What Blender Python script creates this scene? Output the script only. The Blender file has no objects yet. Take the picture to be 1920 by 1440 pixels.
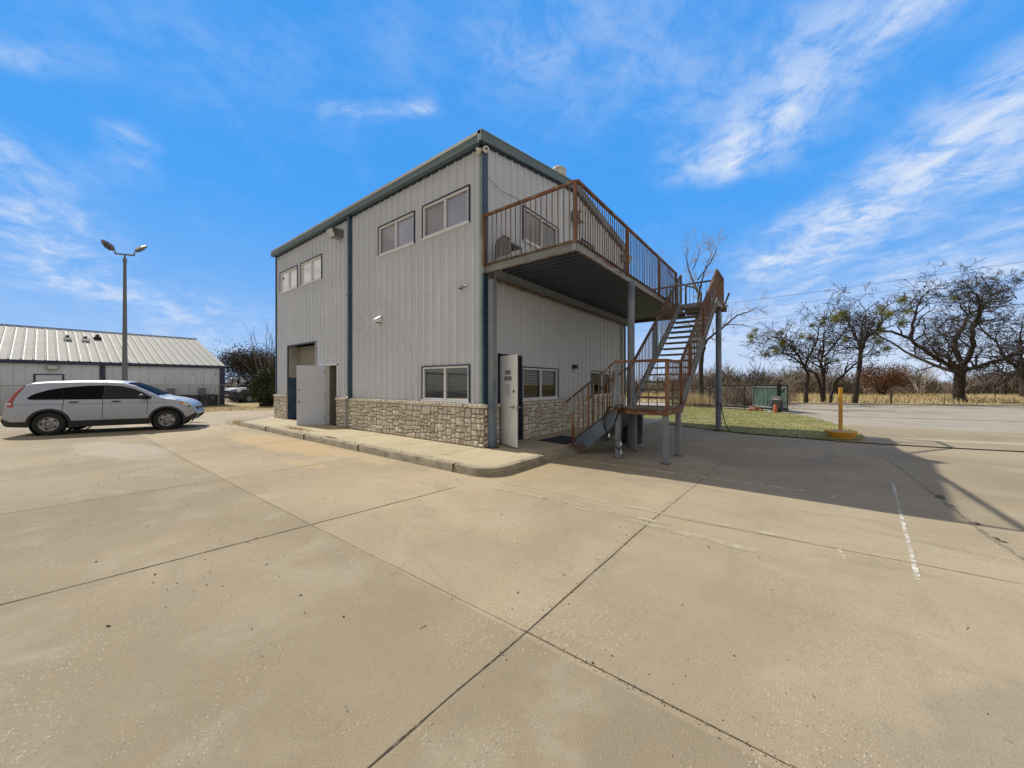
import bpy, bmesh, math, random
import numpy as np
from mathutils import Vector, Matrix
R_ = math.radians
sc = bpy.context.scene
COL = sc.collection
rnd = random.Random(7)

# ------------------------------------------------------------------ camera
HEAD = math.atan(527/680)                       # heading left of +Y
cam_d = bpy.data.cameras.new("camera"); cam = bpy.data.objects.new("camera", cam_d); COL.objects.link(cam)
cam.location = (5.76, -6.33, 1.65); cam.rotation_euler = (R_(90), 0, HEAD)
cam_d.sensor_width = 36; cam_d.lens = 36*680/1920; cam_d.shift_y = -1/1920
cam_d.clip_start = .05; cam_d.clip_end = 3000
sc.camera = cam

# ------------------------------------------------------------------ sun and sky
SUN_EL, TRAV = 46.0, math.atan2(.075, 1.0)      # light travels towards +X
sd = bpy.data.lights.new("sun", 'SUN'); sun = bpy.data.objects.new("sun", sd); COL.objects.link(sun)
sd.energy = 4.8; sd.angle = R_(.53); sd.color = (1.0, .93, .78)
dv = Vector((math.cos(TRAV)*math.cos(R_(SUN_EL)), math.sin(TRAV)*math.cos(R_(SUN_EL)), -math.sin(R_(SUN_EL))))
sun.rotation_euler = dv.to_track_quat('-Z', 'Y').to_euler(); sun.location = (-40, -3, 45)

class G:
    """tiny node-graph helper"""
    def __init__(s, nt): s.nt = nt; s.n = nt.nodes; s.l = nt.links
    def add(s, t, **kw):
        n = s.n.new(t)
        for k, v in kw.items(): setattr(n, k, v)
        return n
    def put(s, sock, v):
        if hasattr(v, 'is_output') or hasattr(v, 'links'): s.l.new(v, sock)
        else:
            if isinstance(v, (tuple, list)) and len(v) == 3 and sock.type == 'RGBA': v = (*v, 1)
            sock.default_value = v
    def m(s, op, a, b=0.0, c=None, clamp=False):
        n = s.add('ShaderNodeMath', operation=op, use_clamp=clamp)
        s.put(n.inputs[0], a); s.put(n.inputs[1], b)
        if c is not None: s.put(n.inputs[2], c)
        return n.outputs[0]
    def vm(s, op, a, b=(0, 0, 0)):
        n = s.add('ShaderNodeVectorMath', operation=op)
        s.put(n.inputs[0], a)
        if op == 'SCALE': s.put(n.inputs[3], b)
        else: s.put(n.inputs[1], b)
        return n.outputs['Value'] if op in ('DOT_PRODUCT', 'LENGTH', 'DISTANCE') else n.outputs[0]
    def mix(s, f, a, b, mode='MIX'):
        n = s.add('ShaderNodeMix', data_type='RGBA', blend_type=mode)
        s.put(n.inputs[0], f); s.put(n.inputs[6], a); s.put(n.inputs[7], b)
        return n.outputs[2]
    def ramp(s, f, a, b, c=0.0, d=1.0, smooth=True):
        n = s.add('ShaderNodeMapRange'); n.interpolation_type = 'SMOOTHSTEP' if smooth else 'LINEAR'
        s.put(n.inputs[0], f)
        for i, v in zip((1, 2, 3, 4), (a, b, c, d)): s.put(n.inputs[i], v)
        return n.outputs[0]
    def noise(s, vec, scale, detail=4, rough=.55, dist=0.0):
        n = s.add('ShaderNodeTexNoise'); s.put(n.inputs['Vector'], vec)
        n.inputs['Scale'].default_value = scale; n.inputs['Detail'].default_value = detail
        n.inputs['Roughness'].default_value = rough; n.inputs['Distortion'].default_value = dist
        return n.outputs[0]
    def xyz(s, v):
        n = s.add('ShaderNodeSeparateXYZ'); s.put(n.inputs[0], v); return n.outputs
    def comb(s, x, y, z):
        n = s.add('ShaderNodeCombineXYZ'); s.put(n.inputs[0], x); s.put(n.inputs[1], y); s.put(n.inputs[2], z); return n.outputs[0]

world = bpy.data.worlds.new("World"); sc.world = world; world.use_nodes = True
g = G(world.node_tree); g.n.clear()
sky = g.add('ShaderNodeTexSky', sky_type='NISHITA'); sky.sun_disc = False
sky.sun_elevation = R_(SUN_EL); sky.sun_rotation = math.atan2(-dv.x, -dv.y); sky.air_density = 1.0; sky.dust_density = .0; sky.ozone_density = 2.2
d = g.vm('NORMALIZE', g.add('ShaderNodeTexCoord').outputs['Generated'])
x, y, z = g.xyz(d)
zc = g.m('ADD', g.m('MAXIMUM', z, 0.0), .15)
p = g.comb(g.m('DIVIDE', x, zc), g.m('DIVIDE', y, zc), 0.0)
def cramp(f, stops):
    n = g.add('ShaderNodeValToRGB'); e = n.color_ramp.elements
    while len(e) < len(stops): e.new(.5)
    for el, (q, c) in zip(e, stops): el.position = q; el.color = (*c, 1)
    g.put(n.inputs[0], f); return n.outputs[0]
grad = cramp(z, [(0.0, (.36, .57, .90)), (.15, (.20, .46, .92)), (.40, (.072, .370, .93)), (.72, (.050, .325, .88))])
base = g.mix(.965, sky.outputs[0], g.vm('SCALE', grad, 10.0))
fine = g.noise(p, 3.5, 5, .55, .6)
bign = g.noise(p, 2.2, 3, .5, .2)
brk = g.ramp(g.noise(p, 8.0, 9, .68, .45), .34, .62, .30, 1.30)
def wisp(a, b, w, amp, stretch=7.0, f0=.28, f1=.80, fr=1.9):
    stretch *= .42
    """one cirrus streak laid out on the cloud layer: a capsule of drawn-out noise"""
    a = Vector(a); b = Vector(b); L = (b-a).length; t = (b-a)/L; n = Vector((-t.y, t.x))
    rel = g.vm('SUBTRACT', p, (a.x, a.y, 0))
    u = g.vm('DOT_PRODUCT', rel, (t.x, t.y, 0)); v = g.vm('DOT_PRODUCT', rel, (n.x, n.y, 0))
    uc = g.m('MINIMUM', g.m('MAXIMUM', u, 0.0), L)
    du = g.m('SUBTRACT', u, uc)
    dist = g.m('SQRT', g.m('ADD', g.m('MULTIPLY', du, du), g.m('MULTIPLY', v, v)))
    dist = g.m('ADD', dist, g.m('MULTIPLY', g.m('SUBTRACT', bign, .5), w*1.3))
    mask = g.m('POWER', g.ramp(dist, w*1.25, 0.0), 1.3)
    q = g.comb(g.m('MULTIPLY', u, fr), g.m('MULTIPLY', v, fr*stretch), a.x*7)
    nn = g.m('MULTIPLY_ADD', g.noise(q, 1.0, 6, .60, 1.4), .72, g.m('MULTIPLY', g.noise(g.vm('MULTIPLY', q, (1.6, 3.2, 1)), 1.0, 5, .6, .8), .28))
    return g.m('MULTIPLY', g.m('MULTIPLY', mask, g.m('MULTIPLY', g.ramp(nn, f0, f1), brk)), amp)
W = [wisp((-.13, 1.40), (.20, 1.13), .19, 1.0, 4), wisp((-.30, 1.36), (.06, 1.10), .16, .75, 3), 
     wisp((.10, 2.15), (.52, 1.55), .24, 1.0, 4), wisp((-.05, 2.35), (.40, 1.80), .36, 1.0, 3), wisp((-2.0, -.12), (-3.1, .16), .32, .85, 4),
     wisp((-1.57, .16), (-1.80, .18), .09, .60, 4), wisp((-1.05, .52), (-.84, .69), .055, .62, 4, .30, .75, 3.2),
     wisp((-1.42, -.04), (-1.31, .07), .08, .50, 4), wisp((-.39, .80), (.02, 1.40), .30, .36, 5),
     wisp((-.5, 3.7), (1.0, 2.4), .8, .8, 4, .32, .78, 1.4), wisp((-3.3, .6), (-4.6, .9), .7, .6, 4, .32, .8, 1.4),
     wisp((-1.1, .1), (-.5, .9), .35, .18, 4), wisp((-.1, .75), (.5, .9), .22, .40, 4), wisp((.7, 1.5), (1.6, 1.0), .4, .8, 4)]
cl = W[0]
for w_ in W[1:]: cl = g.m('SUBTRACT', 1.0, g.m('MULTIPLY', g.m('SUBTRACT', 1.0, cl), g.m('SUBTRACT', 1.0, w_)))
veil = g.m('MULTIPLY', g.ramp(fine, .50, .85), .10)
hz = g.m('MULTIPLY', g.m('MULTIPLY', g.ramp(z, .26, .0), g.ramp(x, -.9, .2, .16, .75)), 1.0)
cl = g.m('MINIMUM', g.m('ADD', g.m('ADD', cl, veil), hz), .93)
skyc = g.mix(cl, base, (7.3, 8.1, 9.5))
# added warm-white haze, out of view overhead and behind the camera, fills the shade
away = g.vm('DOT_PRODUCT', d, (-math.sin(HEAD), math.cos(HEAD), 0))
fill_haze = g.mix(g.ramp(fine, .3, .75), (4.05, 3.88, 3.7), (6.0, 5.8, 5.55))
skyc = g.mix(g.ramp(away, .47, .28), skyc, fill_haze)
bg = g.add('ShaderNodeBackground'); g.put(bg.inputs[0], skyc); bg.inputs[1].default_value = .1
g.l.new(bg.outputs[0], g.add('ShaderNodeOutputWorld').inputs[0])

sc.view_settings.view_transform = 'Standard'; sc.view_settings.look = 'None'
sc.view_settings.exposure = 0.0; sc.view_settings.gamma = 1.0; sc.view_settings.use_curve_mapping = False
sc.render.engine = 'CYCLES'

# ------------------------------------------------------------------ materials
MATS = {}
def new_mat(name):
    m = bpy.data.materials.new(name); m.use_nodes = True; g = G(m.node_tree); g.n.clear()
    out = g.add('ShaderNodeOutputMaterial'); b = g.add('ShaderNodeBsdfPrincipled'); g.l.new(b.outputs[0], out.inputs[0])
    MATS[name] = m; return m, g, b, out
def bump(g, b, h, dist=.01, strength=1.0):
    n = g.add('ShaderNodeBump'); n.inputs['Distance'].default_value = dist; n.inputs['Strength'].default_value = strength
    g.put(n.inputs['Height'], h); g.l.new(n.outputs[0], b.inputs['Normal'])
def pmat(name, c, rough=.6, metal=0.0, var=.12, scale=3.0, c2=None, m0=.5, m1=.7, s2=None, stretch=(1, 1, 1), bmp=0.0, bs=40, spec=None, coat=0.0):
    """paint / stone / metal with soft tone variation and an optional second colour in patches"""
    m, g, b, o = new_mat(name)
    P = g.add('ShaderNodeNewGeometry').outputs['Position']
    n1 = g.noise(P, scale, 5, .6)
    lo = tuple(v*(1-var) for v in c); hi = tuple(min(1, v*(1+var)) for v in c)
    colr = g.mix(g.ramp(n1, .3, .7), lo, hi)
    if c2:
        n2 = g.noise(g.vm('MULTIPLY', P, stretch), s2 or scale*2, 8, .68, .2)
        colr = g.mix(g.ramp(n2, m0, m1), colr, c2)
    g.put(b.inputs['Base Color'], colr)
    g.put(b.inputs['Roughness'], g.ramp(n1, .2, .8, max(0, rough-.08), min(1, rough+.08)))
    b.inputs['Metallic'].default_value = metal
    if spec is not None: b.inputs['Specular IOR Level'].default_value = spec
    if coat: b.inputs['Coat Weight'].default_value = coat; b.inputs['Coat Roughness'].default_value = .04
    if bmp: bump(g, b, g.noise(P, bs, 4, .6), bmp)
    return m

# concrete lot: blotched, speckled aggregate, sandy patches by the kerb
def lot_material():
    m, g, b, o = new_mat('lot_concrete')
    P = g.add('ShaderNodeNewGeometry').outputs['Position']
    big = g.noise(P, .22, 5, .6, .4); mid = g.noise(P, 1.3, 6, .62, .5); fin = g.noise(P, 14, 5, .7); grit = g.noise(P, 110, 3, .75)
    c = g.mix(g.ramp(big, .3, .72), (.335, .273, .190), (.425, .354, .250))
    Xs, Ys, _z = g.xyz(P)
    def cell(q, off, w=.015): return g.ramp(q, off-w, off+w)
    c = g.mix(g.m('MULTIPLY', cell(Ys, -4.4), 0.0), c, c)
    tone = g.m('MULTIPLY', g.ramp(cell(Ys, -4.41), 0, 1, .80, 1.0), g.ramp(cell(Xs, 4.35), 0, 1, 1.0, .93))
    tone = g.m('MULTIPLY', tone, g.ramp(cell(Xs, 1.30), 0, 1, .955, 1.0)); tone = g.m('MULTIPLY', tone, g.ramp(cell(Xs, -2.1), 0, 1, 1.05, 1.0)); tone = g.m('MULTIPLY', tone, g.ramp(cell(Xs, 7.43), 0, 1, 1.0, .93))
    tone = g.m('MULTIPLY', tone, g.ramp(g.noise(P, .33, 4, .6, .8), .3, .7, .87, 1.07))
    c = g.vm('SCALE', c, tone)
    c = g.mix(g.m('MULTIPLY', g.ramp(mid, .48, .75), .45), c, (.42, .375, .295))
    drift = g.noise(g.vm('MULTIPLY', P, (.5, 1.6, 1)), .8, 6, .65, 1.0)
    c = g.mix(g.m('MULTIPLY', g.ramp(drift, .52, .72), .5), c, (.245, .21, .16))
    c = g.mix(g.m('MULTIPLY', g.ramp(fin, .45, .8), .30), c, (.20, .17, .125))
    # tyre-rubbed darker lanes
    lane = g.noise(g.vm('MULTIPLY', P, (2.2, .35, 1)), .9, 4, .6, .5)
    c = g.mix(g.m('MULTIPLY', g.ramp(lane, .55, .8), .30), c, (.19, .175, .15))
    # exposed aggregate: pale and dark grains
    vo = g.add('ShaderNodeTexVoronoi'); g.put(vo.inputs['Vector'], P); vo.inputs['Scale'].default_value = 85
    worn = g.ramp(g.noise(P, .9, 5, .6, .6), .42, .66)
    vc = g.xyz(vo.outputs['Color'])
    c = g.mix(g.m('MULTIPLY', g.m('MULTIPLY', g.ramp(vo.outputs['Distance'], .42, .2), g.ramp(vc[0], .80, .84)), g.m('MULTIPLY_ADD', worn, .75, .2)), c, (.62, .57, .47))
    c = g.mix(g.m('MULTIPLY', g.m('MULTIPLY', g.ramp(vo.outputs['Distance'], .42, .2), g.ramp(vc[1], .86, .90)), g.m('MULTIPLY_ADD', worn, .6, .25)), c, (.10, .085, .065))
    c = g.mix(g.ramp(grit, .35, .75, 0, .22), c, (.17, .15, .12))
    # sandy wash along the kerb and in front of it
    X, Y, Z = g.xyz(P)
    def blob(cx, cy, rx, ry, ang, soft=.35, warp=.5):
        ca, sa = math.cos(ang), math.sin(ang)
        rel = g.vm('SUBTRACT', P, (cx, cy, 0))
        u = g.m('DIVIDE', g.vm('DOT_PRODUCT', rel, (ca, sa, 0)), rx); v = g.m('DIVIDE', g.vm('DOT_PRODUCT', rel, (-sa, ca, 0)), ry)
        r = g.m('SQRT', g.m('ADD', g.m('MULTIPLY', u, u), g.m('MULTIPLY', v, v)))
        r = g.m('ADD', r, g.m('MULTIPLY', g.m('SUBTRACT', g.noise(P, 1.6, 6, .65, .8), .5), warp*2))
        return g.ramp(r, 1.0, 1.0-soft)
    grain = g.ramp(g.noise(P, 60, 3, .8), .3, .7, .55, 1)
    for (args, colr, amt) in (((-5.6, -2.35, 3.7, .75, .06), (.46, .335, .20), .9), ((-2.2, -1.95, 1.7, .32, 0), (.45, .34, .22), .7),
                              ((-10.9, -1.3, 1.6, .45, .5), (.46, .33, .20), .8), ((-2.1, -3.05, .9, .25, .1), (.45, .33, .2), .55),
                              ((1.95, -.5, .35, 1.1, 0), (.36, .27, .16), .5), ((7.0, -3.4, 1.6, .5, .8), (.17, .165, .155), .45),
                              ((5.0, 3.0, 2.4, 1.0, .4), (.21, .18, .15), .5), ((3.3, 2.0, 1.5, .9, .2), (.43, .39, .33), .45),
                              ((-7.5, -5.2, 2.8, .7, .2), (.42, .39, .34), .6), ((8.6, 9.4, 4.0, .28, .27), (.55, .47, .33), .6)):
        c = g.mix(g.m('MULTIPLY', g.m('MULTIPLY', blob(*args), grain), amt), c, colr)
    # dark drips / oil dots
    v2 = g.add('ShaderNodeTexVoronoi'); g.put(v2.inputs['Vector'], P); v2.inputs['Scale'].default_value = 2.3
    c = g.mix(g.m('MULTIPLY', g.ramp(v2.outputs['Distance'], .03, .012), g.ramp(g.xyz(v2.outputs['Color'])[0], .55, .6, 0, .75)), c, (.10, .085, .065))
    g.put(b.inputs['Base Color'], c); b.inputs['Roughness'].default_value = .88; b.inputs['Specular IOR Level'].default_value = .3
    h = g.m('ADD', g.m('MULTIPLY', grit, .5), g.m('MULTIPLY', g.ramp(vo.outputs['Distance'], .5, .1), .5))
    bump(g, b, h, .0022)
    return m
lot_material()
def worn_paint(name, c, m0, m1, scale=9):
    m, g, b, o = new_mat(name)
    P = g.add('ShaderNodeNewGeometry').outputs['Position']
    n = g.m('MULTIPLY', g.ramp(g.noise(P, scale, 7, .75, .3), m0, m1), g.ramp(g.noise(P, 1.1, 3, .6), .32, .55, .35, 1))
    g.put(b.inputs['Base Color'], c); b.inputs['Roughness'].default_value = .8
    g.put(b.inputs['Alpha'], n); return m
worn_paint('worn_white', (.66, .63, .55), .32, .60)
worn_paint('ghost_white', (.50, .445, .35), .30, .70, 4)
worn_paint('chalk_white', (.74, .72, .68), .38, .62, 14)
pmat('joint_dark', (.060, .050, .040), .95, var=.4, scale=12, c2=(.16, .13, .09), m0=.5, m1=.6)
pmat('joint_faint', (.185, .155, .11), .95, var=.35, scale=12, c2=(.32, .27, .2), m0=.48, m1=.62)
pmat('sidewalk', (.43, .375, .265), .9, var=.1, scale=1.4, c2=(.30, .26, .19), m0=.55, m1=.75, s2=3, bmp=.004, bs=120)
pmat('kerb', (.30, .265, .20), .9, var=.18, scale=2.0, c2=(.14, .125, .10), m0=.48, m1=.7, s2=5, stretch=(1, 1, 2), bmp=.006, bs=60)
pmat('road', (.33, .295, .25), .9, var=.08, scale=.7, c2=(.27, .245, .21), m0=.5, m1=.7, s2=.8, stretch=(.4, 2, 1), bmp=.003, bs=90)
pmat('soil', (.20, .15, .09), .95, var=.2, scale=.8, c2=(.33, .26, .14), m0=.45, m1=.6, s2=2.5)
pmat('dry_field', (.36, .27, .125), .95, var=.2, scale=.6, c2=(.16, .11, .06), m0=.52, m1=.68, s2=1.5)
def lawn_material():
    m, g, b, o = new_mat('lawn')
    P = g.add('ShaderNodeNewGeometry').outputs['Position']
    c = g.mix(g.ramp(g.noise(P, 1.1, 6, .65, .5), .40, .62), (.21, .24, .09), (.42, .36, .19))
    c = g.mix(g.ramp(g.noise(P, 25, 4, .7), .4, .7, 0, .5), c, (.06, .08, .025))
    g.put(b.inputs['Base Color'], c); b.inputs['Roughness'].default_value = .95; bump(g, b, g.noise(P, 30, 5, .7), .03)
lawn_material()
def blade_material(name, a, b_):
    m, g, b, o = new_mat(name)
    P = g.add('ShaderNodeNewGeometry').outputs['Position']
    n = g.noise(P, 1.7, 4, .7); f = g.noise(P, 37, 1, .5)
    g.put(b.inputs['Base Color'], g.mix(g.ramp(g.m('MULTIPLY_ADD', f, .6, g.m('MULTIPLY', n, .6)), .4, .8), a, b_))
    b.inputs['Roughness'].default_value = .9; b.inputs['Specular IOR Level'].default_value = .15
blade_material('grass_blades', (.22, .26, .085), (.52, .46, .24))
blade_material('dry_blades', (.62, .52, .31), (.42, .33, .19))
blade_material('brush_twigs', (.15, .118, .098), (.29, .235, .19))
blade_material('dark_twigs', (.060, .050, .042), (.13, .105, .085))
blade_material('rust_leaves', (.22, .11, .055), (.12, .065, .04))
blade_material('holly_leaves', (.022, .038, .014), (.085, .105, .055))
blade_material('brown_leaves', (.105, .070, .040), (.045, .050, .025))
blade_material('mistletoe_leaves', (.26, .25, .035), (.13, .15, .035))
pmat('oak_bark', (.034, .026, .021), .95, var=.35, scale=3, stretch=(1, 1, .3), c2=(.075, .062, .050), m0=.52, m1=.68, s2=9, bmp=.02, bs=14)
pmat('pale_bark', (.42, .37, .32), .9, var=.25, scale=5, c2=(.17, .14, .12), m0=.48, m1=.62, s2=7, stretch=(1, 1, 2.5), bmp=.01, bs=20)
pmat('grey_twig', (.18, .155, .14), .9, var=.2)

def siding_material():
    m, g, b, o = new_mat('siding')
    P = g.add('ShaderNodeNewGeometry').outputs['Position']
    X, Y, Z = g.xyz(P)
    c = g.mix(g.ramp(g.noise(P, .5, 4, .6), .3, .7), (.565, .608, .685), (.62, .662, .74))
    st = g.noise(g.vm('MULTIPLY', P, (9, 9, .35)), 1.0, 6, .7, .1)
    c = g.mix(g.m('MULTIPLY', g.ramp(st, .52, .78), .40), c, (.44, .445, .45))
    lowd = g.m('MULTIPLY', g.ramp(Z, 2.0, 1.0), g.ramp(g.noise(g.vm('MULTIPLY', P, (6, 6, 1.2)), 1.0, 5, .7), .4, .7, 0, .35))
    c = g.mix(lowd, c, (.34, .28, .20))
    c = g.mix(g.m('MULTIPLY', g.ramp(g.noise(P, 45, 2, .5), .70, .76), .5), c, (.12, .10, .09))
    # screw rows across the sheets and a faint lap line
    hx = g.m('ADD', X, Y)
    for zr in (1.35, 2.7, 4.05, 5.4, 6.75):
        dz_ = g.m('ABSOLUTE', g.m('SUBTRACT', Z, zr)); dx_ = g.m('ABSOLUTE', g.m('SUBTRACT', g.m('FRACT', g.m('DIVIDE', hx, .1017)), .5))
        r_ = g.m('SQRT', g.m('ADD', g.m('MULTIPLY', dz_, dz_), g.m('POWER', g.m('MULTIPLY', dx_, .1017), 2.0)))
        c = g.mix(g.ramp(r_, .012, .006, 0, .55), c, (.20, .19, .18))
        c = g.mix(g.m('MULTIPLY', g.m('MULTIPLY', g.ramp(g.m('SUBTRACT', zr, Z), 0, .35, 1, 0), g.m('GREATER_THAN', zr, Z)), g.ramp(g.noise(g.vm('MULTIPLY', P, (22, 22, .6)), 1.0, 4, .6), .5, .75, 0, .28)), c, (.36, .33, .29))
    g.put(b.inputs['Base Color'], c); b.inputs['Roughness'].default_value = .55; b.inputs['Specular IOR Level'].default_value = .35
    bump(g, b, g.noise(g.vm('MULTIPLY', P, (2.5, 2.5, .8)), 1.0, 3, .5), .05, .5)
siding_material()
def stone_material():
    m, g, b, o = new_mat('stone')
    P = g.add('ShaderNodeNewGeometry').outputs['Position']
    at = g.add('ShaderNodeAttribute', attribute_name='tone').outputs['Fac']
    c = g.mix(at, (.60, .53, .44), (.92, .88, .81))
    n = g.noise(P, 11, 7, .72, .4)
    c = g.mix(g.m('MULTIPLY', g.ramp(n, .48, .72), .6), c, (.40, .33, .25))
    c = g.mix(g.m('MULTIPLY', g.ramp(g.noise(P, 3.1, 5, .7, .8), .56, .72), .5), c, (.13, .105, .08))
    g.put(b.inputs['Base Color'], c); b.inputs['Roughness'].default_value = .92; b.inputs['Specular IOR Level'].default_value = .2
    bump(g, b, g.noise(P, 26, 7, .72), .045)
stone_material()
pmat('mortar', (.25, .205, .155), .95, var=.3, scale=9, c2=(.13, .105, .08), m0=.5, m1=.66)
pmat('trim_slate', (.115, .165, .185), .5, var=.12, scale=2, c2=(.17, .215, .225), m0=.5, m1=.8, s2=2, stretch=(1, 1, .3))
pmat('trim_pale', (.215, .285, .29), .5, var=.12, scale=2, c2=(.32, .36, .36), m0=.5, m1=.8, s2=4, stretch=(1, 1, .2))
pmat('trim_blue', (.033, .078, .135), .45, var=.25, scale=2, c2=(.10, .165, .215), m0=.58, m1=.85, s2=3, stretch=(1, 1, .3))
pmat('navy', (.022, .035, .075), .5, var=.2)
pmat('gutter_grey', (.36, .345, .325), .5, var=.1, scale=2, c2=(.23, .22, .205), m0=.5, m1=.8, s2=3)
pmat('rib_shade', (.17, .17, .175), .6)
pmat('roof_white', (.37, .37, .36), .75, spec=.1, metal=.0, var=.05, scale=.8, c2=(.38, .37, .345), m0=.55, m1=.75, s2=1.5, stretch=(1, 1, 1))
pmat('white_frame', (.78, .80, .84), .45, var=.04)
pmat('white_door', (.54, .585, .69), .42, var=.035, scale=1.2, c2=(.52, .49, .42), m0=.62, m1=.85, s2=2.5)
pmat('lit_door', (.84, .855, .90), .42, var=.03, scale=1.2, c2=(.66, .62, .52), m0=.62, m1=.85, s2=2.5)  # paler copy of the white door, light bounced off the ground put into its colour
pmat('blind_slat', (.64, .65, .74), .6, var=.05)
pmat('blind_slat_green', (.44, .50, .45), .6, var=.08)
pmat('blind_paper', (.90, .92, .96), .6, var=.03)
pmat('dark_inside', (.035, .033, .03), .9, var=.2)
pmat('grey_inside', (.20, .19, .165), .8, var=.15)
pmat('rollup', (.27, .255, .22), .6, var=.08)
pmat('steel_paint', (.215, .24, .28), .55, var=.15, scale=3, c2=(.17, .075, .035), m0=.66, m1=.80, s2=4, stretch=(1, 1, .4), bmp=.002)
pmat('steel_blue', (.125, .168, .235), .55, var=.3, scale=1.5, c2=(.23, .255, .295), m0=.44, m1=.62, s2=2, stretch=(1, 1, .35))
pmat('beam_paint', (.255, .27, .275), .55, var=.15, scale=3, c2=(.20, .085, .06), m0=.50, m1=.64, s2=1.5, stretch=(1, 1, 3))
pmat('rust', (.175, .078, .040), .85, var=.4, scale=4, c2=(.29, .20, .135), m0=.46, m1=.66, s2=5, stretch=(1, 1, .25), bmp=.002, bs=90)
pmat('rust_dark', (.115, .058, .036), .85, var=.35, scale=5, c2=(.24, .215, .18), m0=.48, m1=.7, s2=4, stretch=(1, 1, .3), bmp=.002, bs=90)
pmat('baluster_rust', (.15, .092, .062), .8, var=.35, scale=6, c2=(.27, .25, .22), m0=.46, m1=.66, s2=5, stretch=(1, 1, .4))
pmat('tread_metal', (.16, .15, .13), .7, var=.25, scale=6, c2=(.20, .11, .06), m0=.56, m1=.75)
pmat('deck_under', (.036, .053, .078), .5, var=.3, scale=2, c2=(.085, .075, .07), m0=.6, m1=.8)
pmat('deck_concrete', (.36, .335, .27), .9, var=.2, scale=6, c2=(.17, .14, .1), m0=.5, m1=.66)
pmat('black_rubber', (.012, .012, .013), .6, var=.3)
pmat('black_metal', (.016, .018, .020), .5, var=.2)
pmat('navy_plastic', (.018, .030, .046), .5, var=.3, c2=(.055, .07, .085), m0=.55, m1=.8, s2=4)
pmat('door_mat', (.018, .022, .042), .95, var=.3, scale=30)
pmat('yellow_paint', (.72, .37, .035), .55, var=.16, scale=4, c2=(.52, .38, .18), m0=.50, m1=.70, s2=7)
pmat('galv', (.30, .31, .32), .45, metal=.5, var=.1)
pmat('pole_grey', (.15, .155, .165), .5, metal=.2, var=.12)
pmat('chrome_dark', (.30, .29, .27), .3, metal=.8, var=.1)
pmat('white_plastic', (.72, .71, .68), .5, var=.06)
pmat('vent_metal', (.55, .54, .50), .45, metal=.3, var=.1, c2=(.20, .16, .10), m0=.60, m1=.68, s2=6)
pmat('dark_lens', (.03, .03, .035), .1)
pmat('lamp_glass', (.58, .60, .60), .08, var=.05)
pmat('paper', (.62, .62, .70), .7, var=.03)
pmat('ink', (.02, .02, .022), .7)
pmat('green_screen', (.035, .075, .055), .8, var=.3, scale=2, c2=(.075, .125, .095), m0=.5, m1=.7, s2=3)
pmat('orange_pipe', (.42, .12, .045), .7, var=.2, scale=6)
pmat('red_rock', (.25, .115, .085), .9, var=.25, scale=5)
pmat('pebble', (.28, .25, .21), .9, var=.3, scale=30, c2=(.07, .06, .05), m0=.46, m1=.52, s2=8)
pmat('tank_white', (.62, .63, .64), .4, var=.05)
pmat('ac_dark', (.028, .030, .034), .6, var=.2)
pmat('grey_box', (.17, .18, .215), .5, var=.08)
pmat('wire', (.10, .10, .11), .6)
# car
def car_paint(name, c, metal=.6, rough=.30):
    m, g, b, o = new_mat(name)
    g.put(b.inputs['Base Color'], c); b.inputs['Metallic'].default_value = metal; b.inputs['Roughness'].default_value = rough
    P = g.add('ShaderNodeNewGeometry').outputs['Position']
    g.put(b.inputs['Roughness'], g.ramp(g.noise(P, 2.5, 4, .6), .3, .8, rough, rough+.14))
    b.inputs['Coat Weight'].default_value = .35; b.inputs['Coat Roughness'].default_value = .10
car_paint('paint_silver', (.40, .435, .52), .35, .36); car_paint('paint_white', (.75, .76, .78), .0, .35); car_paint('paint_dark', (.035, .037, .042), .3, .3)
pmat('car_black', (.020, .020, .021), .55, var=.2)
pmat('tyre', (.018, .018, .018), .8, var=.2, scale=20)
pmat('rim_silver', (.34, .345, .37), .38, metal=.6, var=.1)
pmat('tail_red', (.36, .018, .012), .15, var=.1, coat=1)
pmat('lamp_clear', (.62, .63, .58), .12, var=.05, coat=1)
pmat('lamp_amber', (.62, .20, .04), .2, var=.05, coat=1)
def glass_material(name, tint, refl=.16, rough=.02, body=(.01, .012, .014), see=.6, fk=.75, gt_=(1, 1, 1)):
    m, g, b, o = new_mat(name); g.n.remove(b)
    tr = g.add('ShaderNodeBsdfTransparent'); g.put(tr.inputs[0], tint)
    df = g.add('ShaderNodeBsdfDiffuse'); g.put(df.inputs[0], body)
    gl = g.add('ShaderNodeBsdfGlossy'); gl.inputs['Roughness'].default_value = rough; gl.inputs['Color'].default_value = (*gt_, 1)
    m1 = g.add('ShaderNodeMixShader'); m1.inputs[0].default_value = see; g.l.new(df.outputs[0], m1.inputs[1]); g.l.new(tr.outputs[0], m1.inputs[2])
    fr = g.add('ShaderNodeLayerWeight'); fr.inputs[0].default_value = .35
    f = g.m('ADD', g.m('MULTIPLY', fr.outputs['Fresnel'], fk), refl, clamp=True)
    m2 = g.add('ShaderNodeMixShader'); g.l.new(f, m2.inputs[0]); g.l.new(m1.outputs[0], m2.inputs[1]); g.l.new(gl.outputs[0], m2.inputs[2])
    g.l.new(m2.outputs[0], o.inputs[0])
glass_material('window_glass', (.88, .89, .90), .16, see=.94)
glass_material('car_glass', (.06, .065, .07), .0, .03, (.004, .005, .006), .2, .16)
glass_material('car_glass_clear', (.25, .31, .32), .01, .03, (.012, .018, .02), .6, .40)

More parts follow.
